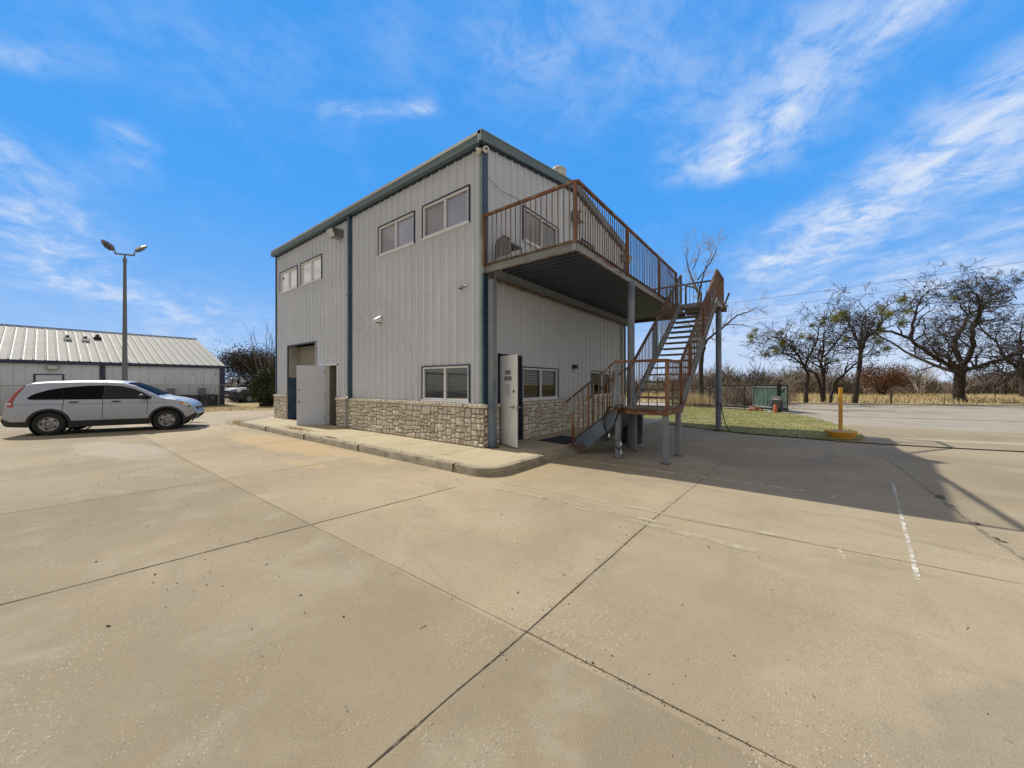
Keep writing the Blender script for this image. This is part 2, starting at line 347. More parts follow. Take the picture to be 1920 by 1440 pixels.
# ------------------------------------------------------------------ mesh helpers
OFF = {}
class MB:
    def __init__(s): s.v = []; s.f = []; s.mi = []; s.mats = []; s.cur = 0; s.tone = None
    def mat(s, name):
        if name not in s.mats: s.mats.append(name)
        s.cur = s.mats.index(name); return s
    def add(s, vs, fs):
        o = len(s.v); s.v += [tuple(v) for v in vs]
        for f in fs: s.f.append(tuple(o+i for i in f)); s.mi.append(s.cur)
    def box(s, x0, x1, y0, y1, z0, z1):
        s.add([(x0, y0, z0), (x1, y0, z0), (x1, y1, z0), (x0, y1, z0), (x0, y0, z1), (x1, y0, z1), (x1, y1, z1), (x0, y1, z1)],
              [(0, 3, 2, 1), (4, 5, 6, 7), (0, 1, 5, 4), (1, 2, 6, 5), (2, 3, 7, 6), (3, 0, 4, 7)]); return s
    def bbox(s, x0, x1, y0, y1, z0, z1, r=.01):
        """box with chamfered vertical and top edges"""
        r = min(r, (x1-x0)*.45, (y1-y0)*.45, (z1-z0)*.45)
        def ring(i, z): return [(x0+i+r, y0+i, z), (x1-i-r, y0+i, z), (x1-i, y0+i+r, z), (x1-i, y1-i-r, z), (x1-i-r, y1-i, z), (x0+i+r, y1-i, z), (x0+i, y1-i-r, z), (x0+i, y0+i+r, z)]
        vs = ring(0, z0)+ring(0, z1-r)+ring(r, z1)
        fs = [tuple(range(7, -1, -1)), tuple(range(16, 24))]
        for k in range(2):
            for i in range(8): j = (i+1) % 8; fs.append((k*8+i, k*8+j, k*8+8+j, k*8+8+i))
        s.add(vs, fs); return s
    def obox(s, c, ax, ay, az):
        """oriented box: centre and three half-axis vectors"""
        c, ax, ay, az = map(Vector, (c, ax, ay, az))
        vs = [c+sx*ax+sy*ay+sz*az for sz in (-1, 1) for sx, sy in ((-1, -1), (1, -1), (1, 1), (-1, 1))]
        s.add(vs, [(0, 3, 2, 1), (4, 5, 6, 7), (0, 1, 5, 4), (1, 2, 6, 5), (2, 3, 7, 6), (3, 0, 4, 7)]); return s
    def bar(s, a, b, w, h, up=(0, 0, 1)):
        a = Vector(a); b = Vector(b); d = b-a; t = d.normalized(); u = Vector(up)
        if abs(t.dot(u)) > .98: u = Vector((1, 0, 0))
        sd = t.cross(u).normalized(); u = sd.cross(t).normalized()
        return s.obox((a+b)/2, d/2, sd*w/2, u*h/2)
    def tube(s, pts, rad, n=8, cap=True):
        pts = [Vector(p) for p in pts]
        if not hasattr(rad, '__len__'): rad = [rad]*len(pts)
        up = Vector((0, 0, 1)); vs = []; prev = None
        for i, p in enumerate(pts):
            t = (pts[min(i+1, len(pts)-1)]-pts[max(i-1, 0)])
            t = t.normalized() if t.length > 1e-9 else Vector((0, 0, 1))
            if prev is None:
                a = t.cross(up if abs(t.z) < .95 else Vector((1, 0, 0))).normalized()
            else:
                a = (prev-t*prev.dot(t)); a = a.normalized() if a.length > 1e-6 else t.orthogonal().normalized()
            prev = a; b = t.cross(a)
            for k in range(n):
                q = 2*math.pi*k/n; vs.append(p+(a*math.cos(q)+b*math.sin(q))*rad[i])
        fs = []
        for i in range(len(pts)-1):
            for k in range(n): k2 = (k+1) % n; fs.append((i*n+k, i*n+k2, (i+1)*n+k2, (i+1)*n+k))
        if cap: fs.append(tuple(range(n-1, -1, -1))); fs.append(tuple((len(pts)-1)*n+k for k in range(n)))
        s.add(vs, fs); return s
    def lathe(s, c, prof, n=24, axis='z', close=False):
        """prof: (radius, height) pairs round an axis through c"""
        c = Vector(c); vs = []
        for r, h in prof:
            for k in range(n):
                q = 2*math.pi*k/n; u, v = r*math.cos(q), r*math.sin(q)
                vs.append(c+Vector({'z': (u, v, h), 'y': (u, h, v), 'x': (h, u, v)}[axis]))
        fs = [(i*n+k, i*n+(k+1) % n, (i+1)*n+(k+1) % n, (i+1)*n+k) for i in range(len(prof)-1) for k in range(n)]
        if close: fs.append(tuple(range(n-1, -1, -1))); fs.append(tuple((len(prof)-1)*n+k for k in range(n)))
        s.add(vs, fs); return s
    def ball(s, c, r, n=10, sq=(1, 1, 1)):
        c = Vector(c); vs = []; m = max(5, n//2+1)
        for i in range(m):
            a = math.pi*i/(m-1)
            for k in range(n):
                q = 2*math.pi*k/n; vs.append(c+Vector((r*sq[0]*math.sin(a)*math.cos(q), r*sq[1]*math.sin(a)*math.sin(q), r*sq[2]*math.cos(a))))
        s.add(vs, [(i*n+k, (i+1)*n+k, (i+1)*n+(k+1) % n, i*n+(k+1) % n) for i in range(m-1) for k in range(n)]); return s
    def build(s, name, parent=None, smooth=False, at=None):
        off = OFF.get(parent.name, (0, 0, 0)) if parent else (at or (0, 0, 0))
        me = bpy.data.meshes.new(name)
        vs = np.array(s.v, dtype=float)-np.array(off, dtype=float) if s.v else s.v
        me.from_pydata([tuple(v) for v in vs], [], s.f)
        for m in s.mats: me.materials.append(MATS[m])
        if len(s.mats) > 1: me.polygons.foreach_set('material_index', s.mi)
        if smooth: me.polygons.foreach_set('use_smooth', [True]*len(s.f))
        if s.tone:
            a = me.attributes.new('tone', 'FLOAT', 'FACE'); a.data.foreach_set('value', s.tone)
        me.update()
        o = bpy.data.objects.new(name, me); COL.objects.link(o)
        if parent: o.parent = parent; OFF[o.name] = off
        else: o.location = off; OFF[o.name] = off
        return o
def fixn(o):
    bm = bmesh.new(); bm.from_mesh(o.data); bmesh.ops.recalc_face_normals(bm, faces=bm.faces); bm.to_mesh(o.data); bm.free(); return o
def smooth_angle(o, deg=35):
    bm = bmesh.new(); bm.from_mesh(o.data); bmesh.ops.remove_doubles(bm, verts=bm.verts, dist=1e-5)
    for f in bm.faces: f.smooth = True
    for e in bm.edges:
        if len(e.link_faces) == 2 and e.calc_face_angle(0) > R_(deg): e.smooth = False
    bm.to_mesh(o.data); bm.free(); return o
def thing(name, label, cat, loc=(0, 0, 0), group=None, rz=0):
    o = bpy.data.objects.new(name, None); COL.objects.link(o); o.location = loc; o.rotation_euler = (0, 0, rz)
    o.empty_display_size = .2; o['label'] = label; o['category'] = cat
    if group: o['group'] = group
    OFF[o.name] = tuple(loc) if rz == 0 else (0, 0, 0)
    return o
def tag(o, label, cat, group=None):
    o['label'] = label; o['category'] = cat
    if group: o['group'] = group
    return o
def kind(o, k, label=None):
    o['kind'] = k
    if label: o['label'] = label
    return o
def copy_tree(o, parent=None):
    c = o.copy(); COL.objects.link(c)
    if parent: c.parent = parent
    for ch in list(o.children): copy_tree(ch, c)
    return c

# ================================================================== THE SETTING
b = MB().mat('dry_field'); b.add([(-900, -900, -.06), (900, -900, -.06), (900, 900, -.06), (-900, 900, -.06)], [(0, 1, 2, 3)])
kind(b.build('ground'), 'structure')
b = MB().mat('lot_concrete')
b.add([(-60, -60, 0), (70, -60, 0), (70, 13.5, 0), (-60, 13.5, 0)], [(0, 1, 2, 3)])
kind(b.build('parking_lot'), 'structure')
# road beyond the seam, running off to the right (edge directions taken from its own far kerb)
def roadpt(t, n): return (6.2+.893*t-.45*n, 31.4+.45*t+.893*n)
b = MB().mat('road')
q = [(-60, 13.5), (70, 13.5)]
far = [roadpt(-80, 0), roadpt(140, 0)]
b.add([(-60, 13.5, -.004), (110, 13.5, -.004), (far[1][0], far[1][1], -.004), (far[0][0], far[0][1], -.004)], [(0, 1, 2, 3)])
kind(b.build('road'), 'structure')
b = MB().mat('sidewalk')                      # pale far kerb of the road
a0, a1, a2, a3 = roadpt(-80, -.35), roadpt(140, -.35), roadpt(140, .25), roadpt(-80, .25)
for (z0) in (0.07,): b.add([(*a0, 0), (*a1, 0), (*a2, 0), (*a3, 0), (*a0, z0), (*a1, z0), (*a2, z0), (*a3, z0)], [(4, 5, 6, 7), (0, 1, 5, 4), (2, 3, 7, 6)])
kind(b.build('road_kerb'), 'structure')

def strip(b, a, c, w, jit=.3, n=None, z=.004, w2=None):
    a = Vector(a); c = Vector(c); L = (c-a).length; n = n or max(2, int(L/.12)); t = (c-a)/L; s_ = Vector((-t.y, t.x)); vs = []
    wob = 0
    for i in range(n+1):
        wob = wob*.8+rnd.uniform(-1, 1)*w*jit*.6; p = a+t*(L*i/n)+s_*wob; ww = w*(1+rnd.uniform(-jit, jit))/2
        if w2: ww *= 1+(w2/w-1)*i/n
        vs += [(p.x+s_.x*ww, p.y+s_.y*ww, z), (p.x-s_.x*ww, p.y-s_.y*ww, z)]
    b.add(vs, [(2*i, 2*i+1, 2*i+3, 2*i+2) for i in range(n)])
b = MB()
b.mat('joint_dark')
for a, c, w in (((4.28, -6.3), (4.36, -4.37), .009), ((4.36, -4.37), (4.42, -1.7), .009), ((1.08, -9), (1.09, -6.53), .014), ((1.09, -6.53), (1.31, -4.41), .015),
                ((1.31, -4.41), (1.52, -2.3), .014), ((4.33, -4.37), (5.75, -4.36), .006), ((-1.7, 30.9), (9, 33), .001)):
    strip(b, a, c, w, .45, z=.003)
b.mat('joint_faint')
for a, c, w in (((4.42, -1.7), (4.66, 4.55), .018), ((4.33, -4.37), (1.31, -4.42), .008), ((1.31, -4.42), (-10.6, -4.5), .013), ((5.75, -4.36), (9, -4.3), .02),
                ((7.34, 6.92), (7.42, 2.31), .03), ((7.42, 2.31), (7.46, -.8), .05), ((7.46, -.8), (7.5, -8), .05), ((-2.29, -9), (-1.99, -4.58), .018),
                ((-1.99, -4.58), (-1.9, -1.8), .014), ((4.41, -1.6), (8.6, -1.3), .014), ((-6.0, -9), (-5.6, -1.8), .018), ((1.3, 4.9), (7.3, 4.6), .012), ((1.68, 2.0), (2.6, 1.97), .012)):
    strip(b, a, c, w*.8, .6, z=.0025)
b.mat('joint_dark')
for cx, cy, w in ((7.435, 1.75, .10), (7.44, 1.2, .05), (7.46, .45, .05), (7.47, -.1, .06)):
    strip(b, (cx, cy), (cx+.02, cy-w*2.2), w*.6, .6, 6, .006)
kind(b.build('pavement_joints'), 'structure')
b = MB().mat('joint_dark'); strip(b, (5.0, 17.33), (60, 32.1), .10, .35, 120, .003)
kind(b.build('road_seam'), 'structure')
def line(a, c, w, mt, z=.005):
    b = MB().mat(mt); strip(b, a, c, w, .12, z=z); kind(b.build('parking_line'), 'structure')
line((1.95, .71), (6.0, .80), .055, 'worn_white'); line((2.1, 4.68), (5.3, 4.43), .055, 'worn_white')
line((1.9, -1.62), (5.9, -1.45), .07, 'ghost_white'); line((2.0, -1.97), (4.6, -1.85), .08, 'ghost_white'); line((2.9, -1.95), (5.6, -2.05), .10, 'ghost_white')
line((7.08, 2.45), (6.59, -1.84), .034, 'chalk_white'); line((6.1, .33), (6.29, .91), .016, 'chalk_white'); line((6.12, -1.5), (6.15, -1.72), .015, 'chalk_white')

# sidewalk slab with rounded corner, kerb round it
def arc(cx, cy, r, a0, a1, n): return [(cx+r*math.cos(R_(a0+(a1-a0)*i/n)), cy+r*math.sin(R_(a0+(a1-a0)*i/n))) for i in range(n+1)]
outer = [(-15.6, 2.9)]+arc(-11.25, -1.17, .5, 222, 270, 5)+arc(1.18, -1.17, .5, 270, 360, 10)+[(1.68, 3.0), (1.68, 6.0), (1.68, 9.6)]
def inset(pl, d):
    out = []
    for i, p in enumerate(pl):
        a = Vector(pl[max(i-1, 0)]); c = Vector(pl[min(i+1, len(pl)-1)]); t = (c-a).normalized(); out.append((p[0]-t.y*d, p[1]+t.x*d))
    return out
k0, k1, k2, k3 = outer, inset(outer, .02), inset(outer, .035), inset(outer, .165)
b = MB().mat('kerb'); n = len(outer)
vs = [(x, y, -.02) for x, y in outer]+[(x, y, .115) for x, y in k1]+[(x, y, .145) for x, y in k2]+[(x, y, .152) for x, y in k3]+[(x, y, .0) for x, y in k3]
b.add(vs, [(r*n+i, r*n+i+1, (r+1)*n+i+1, (r+1)*n+i) for r in range(4) for i in range(n-1)])
b.mat('joint_dark')
for i, (x, y) in enumerate([(-8.6, -1.67), (-5.6, -1.67), (-2.6, -1.67), (.75, -1.67)]):
    b.box(x-.006, x+.006, y-.004, y+.17, 0, .1555)
b.box(1.5, 1.683, 1.6, 1.612, 0, .1555)
smooth_angle(kind(b.build('kerb'), 'structure'), 50)
b = MB().mat('sidewalk'); pl = inset(outer, .17)
poly = [(x, y, .150) for x, y in pl]+[(-15.6, 9.6, .150)]
poly = [(x, y, .150) for x, y in pl]
b.add(poly+[(-.06, 9.6, .15), (-.06, .06, .15), (-12.3, .06, .15), (-12.3, 2.9, .15)], [tuple(range(len(poly)+4))])
b.mat('joint_faint')
for x in (-.05, -1.65, -3.9, -6.2, -8.5, -10.8): strip(b, (x, -1.5), (x-.05, -.14), .012, .5, z=.154)
for y in (1.6, 3.2, 4.8, 6.4): strip(b, (.14, y), (1.5, y+.02), .012, .5, z=.154)
kind(b.build('sidewalk'), 'structure')

# lawn island
lawn_edge = [(-4, 9.75), (.7, 9.75), (2.2, 8.75), (3.71, 7.95), (5.3, 7.72), (6.6, 7.75), (7.35, 8.15), (7.5, 8.9), (7.45, 10.6), (7.1, 13.0), (6.5, 16.0), (5.6, 18.3), (3.5, 20.2), (0, 20.9), (-12, 21.5), (-12, 9.75)]
b = MB().mat('lawn'); b.add([(x, y, .035) for x, y in lawn_edge]+[(x, y, 0) for x, y in lawn_edge],
      [tuple(range(len(lawn_edge)))]+[(i+len(lawn_edge), (i+1) % len(lawn_edge)+len(lawn_edge), (i+1) % len(lawn_edge), i) for i in range(len(lawn_edge))])
kind(b.build('lawn'), 'structure')
b = MB().mat('dry_field')
q = [(-45, -22), (-21.2, -22), (-21.2, -4), (-21.2, 1.0), (-18.4, 3.6), (-14.5, 9.6), (-14.5, 13.3), (-30, 13.3), (-30, 2.6), (-45, 2.6)]
b.add([(x, y, .02) for x, y in q], [tuple(range(len(q)))])
kind(b.build('dirt_verge'), 'structure')

def inside(px_, py_, poly):
    c = False; j = len(poly)-1
    for i in range(len(poly)):
        xi, yi = poly[i]; xj, yj = poly[j]
        if (yi > py_) != (yj > py_) and px_ < (xj-xi)*(py_-yi)/(yj-yi)+xi: c = not c
        j = i
    return c
def blades(name, pts, h0, h1, w, mt, lean=.35, z=0.0, seed=1, label=None):
    rs = np.random.RandomState(seed); P = np.array(pts); n = len(P)
    ang = rs.uniform(0, 6.283, n); h = rs.uniform(h0, h1, n); la = rs.uniform(0, 6.283, n); ll = rs.uniform(0, lean, n)*h
    dx, dy = np.cos(ang)*w/2, np.sin(ang)*w/2
    V = np.zeros((n, 3, 3)); V[:, 0] = np.stack([P[:, 0]-dx, P[:, 1]-dy, np.full(n, z)], 1); V[:, 1] = np.stack([P[:, 0]+dx, P[:, 1]+dy, np.full(n, z)], 1)
    V[:, 2] = np.stack([P[:, 0]+np.cos(la)*ll, P[:, 1]+np.sin(la)*ll, z+h], 1)
    me = bpy.data.meshes.new(name); me.vertices.add(n*3); me.vertices.foreach_set('co', V.reshape(-1))
    me.loops.add(n*3); me.loops.foreach_set('vertex_index', np.arange(n*3, dtype=np.int32))
    me.polygons.add(n); me.polygons.foreach_set('loop_start', np.arange(0, n*3, 3, dtype=np.int32))
    me.materials.append(MATS[mt]); me.update(); me.validate()
    o = bpy.data.objects.new(name, me); COL.objects.link(o); o['kind'] = 'stuff'
    if label: o['label'] = label
    return o
rs = random.Random(3); pts = []
while len(pts) < 42000:
    x, y = rs.uniform(-3, 7.6), rs.uniform(7.6, 20.8)
    if inside(x, y, lawn_edge): pts.append((x, y))
blades('lawn_grass', pts, .02, .07, .014, 'grass_blades', .8, .035, 2, 'short patchy green lawn grass beyond the stairs')
pts = []
while len(pts) < 52000:
    t, n_ = rs.uniform(-45, 75), rs.uniform(.5, 26)
    if n_ < 5.5 and rs.random() < .8: continue
    x, y = roadpt(t, n_)
    pts.append((x, y))
blades('dry_grass', pts, .15, .55, .07, 'dry_blades', .6, -.06, 5, 'tall dry golden grass in the field beyond the road')
pts = [(rs.gauss(-11.9, .55), rs.gauss(-1.35, .22)) for _ in range(500)]+[(rs.uniform(-15, -12.2), 0) for _ in range(0)]
pts = [p_ for p_ in pts if not inside(p_[0], p_[1], [(-11.2, -1.67), (1, -1.67), (1, 5), (-15, 5), (-15.6, 2.9)])]
for i in range(500):
    k = rs.random(); pts.append((-11.6-3.9*k+rs.gauss(0, .06)-.1, -1.5+4.2*k+rs.gauss(0, .06)-.1))
blades('kerb_weeds', pts, .05, .22, .012, 'dry_blades', .9, 0, 6, 'dry yellow weeds sprouting along the far kerb end')
pts = [(rs.gauss(-7.1, .5), rs.gauss(-1.25, .09)) for _ in range(420)]
blades('sidewalk_weeds', pts, .02, .10, .01, 'dry_blades', 1.2, .15, 7, 'straw coloured weeds lying on the sidewalk by the open door')
pts = [(rs.gauss(-4.35, .16), rs.gauss(-1.48, .015)) for _ in range(220)]+[(rs.uniform(-6.5, .5), -1.49+rs.gauss(0, .006)) for _ in range(160)]+[(rs.uniform(-6.4, -4.6), -.16+rs.gauss(0, .02)) for _ in range(160)]
blades('green_weeds', pts, .01, .045, .012, 'grass_blades', 1.2, .152, 8, 'tiny green weeds in the sidewalk joint')
pts = [(rs.uniform(-24, -21.3), rs.uniform(-14, 2.2)) for _ in range(3500)]+[(rs.uniform(-21.5, -17.5), rs.uniform(1, 6)) for _ in range(900)]
pts = [p_ for p_ in pts if p_[0] < -21.2 or inside(p_[0], p_[1], q)]
blades('verge_grass', pts, .04, .22, .02, 'dry_blades', 1.0, .02, 9, 'dry brown grass along the chain link fence')
# pebbles and grit
b = MB().mat('pebble')
for i in range(300):
    x, y = (rs.uniform(-9, 9), rs.uniform(-6.2, -1.9)) if rs.random() < .85 else (rs.gauss(4.37, .05), rs.uniform(-6, -1))
    r = rs.choice([.003, .003, .004, .005, .006, .009]); b.ball((x, y, r*.5), r, 6, (1, rs.uniform(.7, 1.2), .7))
for i in range(90):
    k = rs.random(); b.ball((4.33+1.5*k, -4.37+rs.gauss(0, .012), .002), rs.uniform(.0015, .004), 5)
for cx, cy, sx, sy, n_ in ((-.2, -4.9, .5, .25, 60), (-1.6, -3.7, .6, .3, 70), (1.9, -5.2, .25, .35, 60), (-3.8, -5.3, .9, .12, 60), (3.3, -2.6, .5, .5, 30), (5.2, -4.2, .5, .2, 30)):
    for i in range(n_):
        r = rs.choice([.002, .002, .003, .004, .006]); b.ball((rs.gauss(cx, sx), rs.gauss(cy, sy), r*.4), r, 5, (1.3, .8, .6))
for i in range(26):
    x, y, a = rs.uniform(-5, 7), rs.uniform(-5.8, -1.9), rs.uniform(0, 6.28); l_ = rs.uniform(.015, .05); b.bar((x, y, .004), (x+l_*math.cos(a), y+l_*math.sin(a), .006), .003, .003)
kind(b.build('gravel'), 'stuff', 'loose pebbles and grit scattered over the concrete')

# ================================================================== OFFICE BUILDING
BL, BD = -12.36, 9.05                # wall A runs along y=0, wall B along x=0
def roof_z(y): return 7.33+(.80/4.5)*min(y, BD-y)
bld = thing('office_building', 'two storey grey ribbed metal office building with stone base and blue trim', 'building', (BL/2, BD/2, 0))
def PA(a, z, o): return (a, -o, z)
def PB(a, z, o): return (o, a, z)
def ribbed(b, a0, a1, z0, top, openings, P, first=.16, pitch=.305, flip=False):
    prof = [(a0, 0.0)]
    c = a0+first
    while c < a1-.05:
        prof += [(c-.040, 0), (c-.020, .036), (c+.014, .036), (c+.034, 0)]
        for k in (.102, .203):
            if c+k < a1-.05: prof += [(c+k-.014, 0), (c+k-.006, .006), (c+k+.006, .006), (c+k+.014, 0)]
        c += pitch
    prof.append((a1, 0)); xs = [p_[0] for p_ in prof]; os_ = [p_[1] for p_ in prof]
    ed = sorted(set(xs+[e for o in openings for e in o[:2]]))
    ed = [e for e in ed if a0-1e-6 <= e <= a1+1e-6]
    for i in range(len(ed)-1):
        u, v = ed[i], ed[i+1]
        if v-u < 1e-5: continue
        m = (u+v)/2; ou, ov = np.interp(u, xs, os_), np.interp(v, xs, os_)
        cuts = sorted([(o[2], o[3]) for o in openings if o[0] < m < o[1]])
        z = z0
        segs = []
        for lo, hi in cuts:
            if lo > z: segs.append((z, lo, False))
            z = max(z, hi)
        segs.append((z, None, True))
        for lo, hi, t in segs:
            hu, hv = (top(u), top(v)) if t else (hi, hi)
            f = (0, 1, 2, 3) if not flip else (3, 2, 1, 0)
            b.add([P(u, lo, ou), P(v, lo, ov), P(v, hv, ov), P(u, hu, ou)], [f])
winA = [(-11.94, -10.14, 5.55, 6.47), (-9.84, -8.04, 5.54, 6.46), (-4.35, -2.55, 5.54, 6.46), (-2.22, -.42, 5.55, 6.47), (-2.24, -.42, 1.19, 2.12)]
opA = winA+[(-11.1, -8.5, .1, 3.22), (-7.76, -6.86, .1, 2.33)]
b = MB().mat('siding'); ribbed(b, BL, 0, 1.10, lambda a: 7.30, opA, PA); b.build('wall', bld)
winB = [(1.5, 3.4, 1.18, 2.11), (5.7, 7.65, 1.18, 2.11), (1.55, 3.4, 5.5, 6.45)]
opB = winB+[(.58, 1.44, .1, 2.33), (5.0, 5.9, 4.5, 6.6)]
b = MB().mat('siding'); ribbed(b, 0, BD, 1.10, lambda a: roof_z(a)-.02, opB, PB); b.build('wall', bld)
b = MB().mat('siding'); ribbed(b, BL, 0, 0, lambda a: 7.30, [], lambda a, z, o: (a, BD+o, z), flip=True); b.build('wall', bld)
b = MB().mat('siding'); ribbed(b, 0, BD, 0, lambda a: roof_z(a)-.02, [], lambda a, z, o: (BL-o, a, z), flip=True); b.build('wall', bld)
# inside: partitions and floors so that nothing shows through
b = MB().mat('dark_inside')
b.box(BL+.03, -.03, .05, BD-.05, 3.35, 3.45); b.box(BL+.03, -.03, .05, BD-.05, .02, .1)
b.mat('grey_inside'); b.box(BL+.1, -1.6, 2.2, 2.3, .1, 3.35); b.box(BL+.1, -1.2, 1.9, 2.0, 3.45, 7.0); b.box(-1.5, -1.4, 2.3, BD-.1, .1, 7.0); b.box(-8.3, -8.2, .3, 2.2, .1, 3.35); b.box(-6.5, -6.4, .05, 2.2, .1, 3.35)
b.build('inner_wall', bld)
# roof
b = MB().mat('roof_white')
x0, x1 = BL-.10, .105
for (ya, za, yb, zb) in ((-.14, 7.44, BD/2, 8.27), (BD+.14, 7.44, BD/2, 8.27)):
    b.add([(x0, ya, za), (x1, ya, za), (x1, yb, zb), (x0, yb, zb)], [(0, 1, 2, 3) if ya < 0 else (3, 2, 1, 0)])
    for i in range(21):
        xx = x0+.15+i*.61
        if xx < x1-.05: b.bar((xx, ya, za+.02), (xx, yb, zb+.02), .05, .04)
b.bar((x0, BD/2, 8.29), (x1, BD/2, 8.29), .4, .03)
b.build('roof', bld)
# eave gutter on wall A: pale lip over slate face
b = MB(); b.mat('gutter_grey'); b.box(x0, .095, -.205, -.02, 7.40, 7.475); b.mat('trim_slate'); b.box(x0+.002, .093, -.195, -.02, 7.25, 7.40)
b.mat('navy'); b.box(BL, 0, -.045, -.004, 7.20, 7.25)
b.build('gutter', bld)
# rake fascia on wall B (both slopes)
b = MB()
for ya, yb in ((-.205, BD/2), (BD+.2, BD/2)):
    za, zb = 7.475, 8.275
    for mt, t0, t1, o in (('trim_pale', -.015, .012, .13), ('trim_slate', -.235, -.015, .118), ('navy', -.285, -.235, .05)):
        b.mat(mt)
        vs = [(xx, yy, zz+t) for xx in (.003, o) for (yy, zz) in ((ya, za), (yb, zb)) for t in (t0, t1)]
        b.add(vs, [(4, 6, 7, 5), (0, 1, 3, 2), (1, 5, 7, 3), (0, 2, 6, 4), (0, 4, 5, 1), (2, 3, 7, 6)])
b.build('fascia', bld)
# corner trims and downpipes
b = MB().mat('trim_pale'); b.box(-.085, .0, -.045, -.002, 1.16, 7.24); b.mat('trim_blue'); b.box(.0, .045, -.045, .11, 1.16, 7.30); b.build('corner_trim', bld)
b = MB().mat('trim_blue'); b.box(BL-.045, BL+.05, -.045, .02, 1.16, 7.25); b.build('corner_trim', bld)
b = MB().mat('trim_blue'); b.box(.002, .05, BD-.12, BD+.045, .15, 7.25); b.build('corner_trim', bld)
b = MB().mat('trim_blue'); b.bbox(-6.02, -5.90, -.13, -.036, 1.12, 7.27); b.box(-6.04, -5.88, -.14, -.03, 4.60, 4.63); b.box(-6.04, -5.88, -.14, -.03, 1.28, 1.31)
b.mat('galv'); b.bar((-5.97, -.10, 1.2), (-5.97, -.175, 1.12), .07, .07); b.box(-6.0, -5.94, -.21, -.15, .16, 1.16); b.build('downpipe', bld)
b = MB().mat('trim_pale'); b.box(-6.16, -6.06, -.044, -.003, 1.17, 7.25); b.build('joint_trim', bld)
b = MB().mat('white_plastic'); b.bbox(.04, .11, 8.62, 8.70, 1.18, 4.05); b.build('downpipe', bld)

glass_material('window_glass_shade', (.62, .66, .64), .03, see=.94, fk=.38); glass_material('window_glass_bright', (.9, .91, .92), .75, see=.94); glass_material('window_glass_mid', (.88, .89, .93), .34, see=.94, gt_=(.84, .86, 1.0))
def window(parent, P, a0, a1, z0, z1, mode, flip=1, trim='navy', slider=False):
    """outer trim part with frame, mullion, panes and blinds below it"""
    T = lambda bb, u0, u1, w0, w1, o0, o1: bb.add([P(u, z, o) for o in (o0, o1) for u, z in ((u0, w0), (u1, w0), (u1, w1), (u0, w1))],
        [(0, 3, 2, 1), (4, 5, 6, 7), (0, 1, 5, 4), (1, 2, 6, 5), (2, 3, 7, 6), (3, 0, 4, 7)])
    def ring(bb, u0, u1, w0, w1, t, o0, o1): T(bb, u0, u1, w0, w0+t, o0, o1); T(bb, u0, u1, w1-t, w1, o0, o1); T(bb, u0, u0+t, w0+t, w1-t, o0, o1); T(bb, u1-t, u1, w0+t, w1-t, o0, o1)
    b = MB().mat(trim); ring(b, a0, a1, z0, z1, .032, -.06, .042); w = fixn(b.build('window', parent))
    b = MB().mat('white_frame'); ring(b, a0+.032, a1-.032, z0+.032, z1-.032, .045, -.05, .022); T(b, (a0+a1)/2-.024, (a0+a1)/2+.024, z0+.077, z1-.077, -.045, .02)
    T(b, a0+.01, a1-.01, z0-.012, z0+.03, .0, .052)
    fixn(b.build('frame', w))
    for u0, u1, o in ((a0+.077, (a0+a1)/2-.024, -.02), ((a0+a1)/2+.024, a1-.077, -.03)):
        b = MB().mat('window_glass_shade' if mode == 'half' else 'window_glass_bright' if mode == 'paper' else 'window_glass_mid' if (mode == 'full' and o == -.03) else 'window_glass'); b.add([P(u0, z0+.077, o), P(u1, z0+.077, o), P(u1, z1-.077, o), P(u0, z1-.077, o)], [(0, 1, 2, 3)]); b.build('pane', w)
    b = MB()
    h = z1-z0
    if mode == 'paper':
        b.mat('blind_paper'); b.add([P(u, z, -.07) for u, z in ((a0, z0), (a1, z0), (a1, z1), (a0, z1))], [(0, 1, 2, 3)])
    else:
        b.mat('blind_slat_green' if mode == 'green' else 'blind_slat')
        lowest = {'full': z0+.05, 'green': z0+.24, 'half': z0+.38, 'none': z1-.12}[mode]
        z = z1-.09; k = 0
        while z > lowest:
            zz = z
            if mode == 'green': zz = z
            T(b, a0+.06, a1-.06, zz, zz+(.030 if mode != 'full' else .036), -.105, -.10); z -= .046
        if mode == 'green':                                # sagging foot of the blind
            for i in range(12):
                u = a0+.06+(a1-a0-.12)*i/12; s_ = .10*math.sin(math.pi*(i+.5)/12)
                T(b, u, u+(a1-a0-.12)/12, lowest-.02+s_*.2, lowest+.04-s_*.2, -.11, -.10)
        b.mat('dark_inside'); b.add([P(u, z, -.5) for u, z in ((a0-.2, z0-.3), (a1+.2, z0-.3), (a1+.2, z1+.2), (a0-.2, z1+.2))], [(0, 1, 2, 3)])
    fixn(b.build('blind', w))
    return w
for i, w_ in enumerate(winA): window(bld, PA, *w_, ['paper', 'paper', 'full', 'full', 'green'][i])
for i, w_ in enumerate(winB): window(bld, PB, *w_, ['half', 'half', 'none'][i], trim='navy')

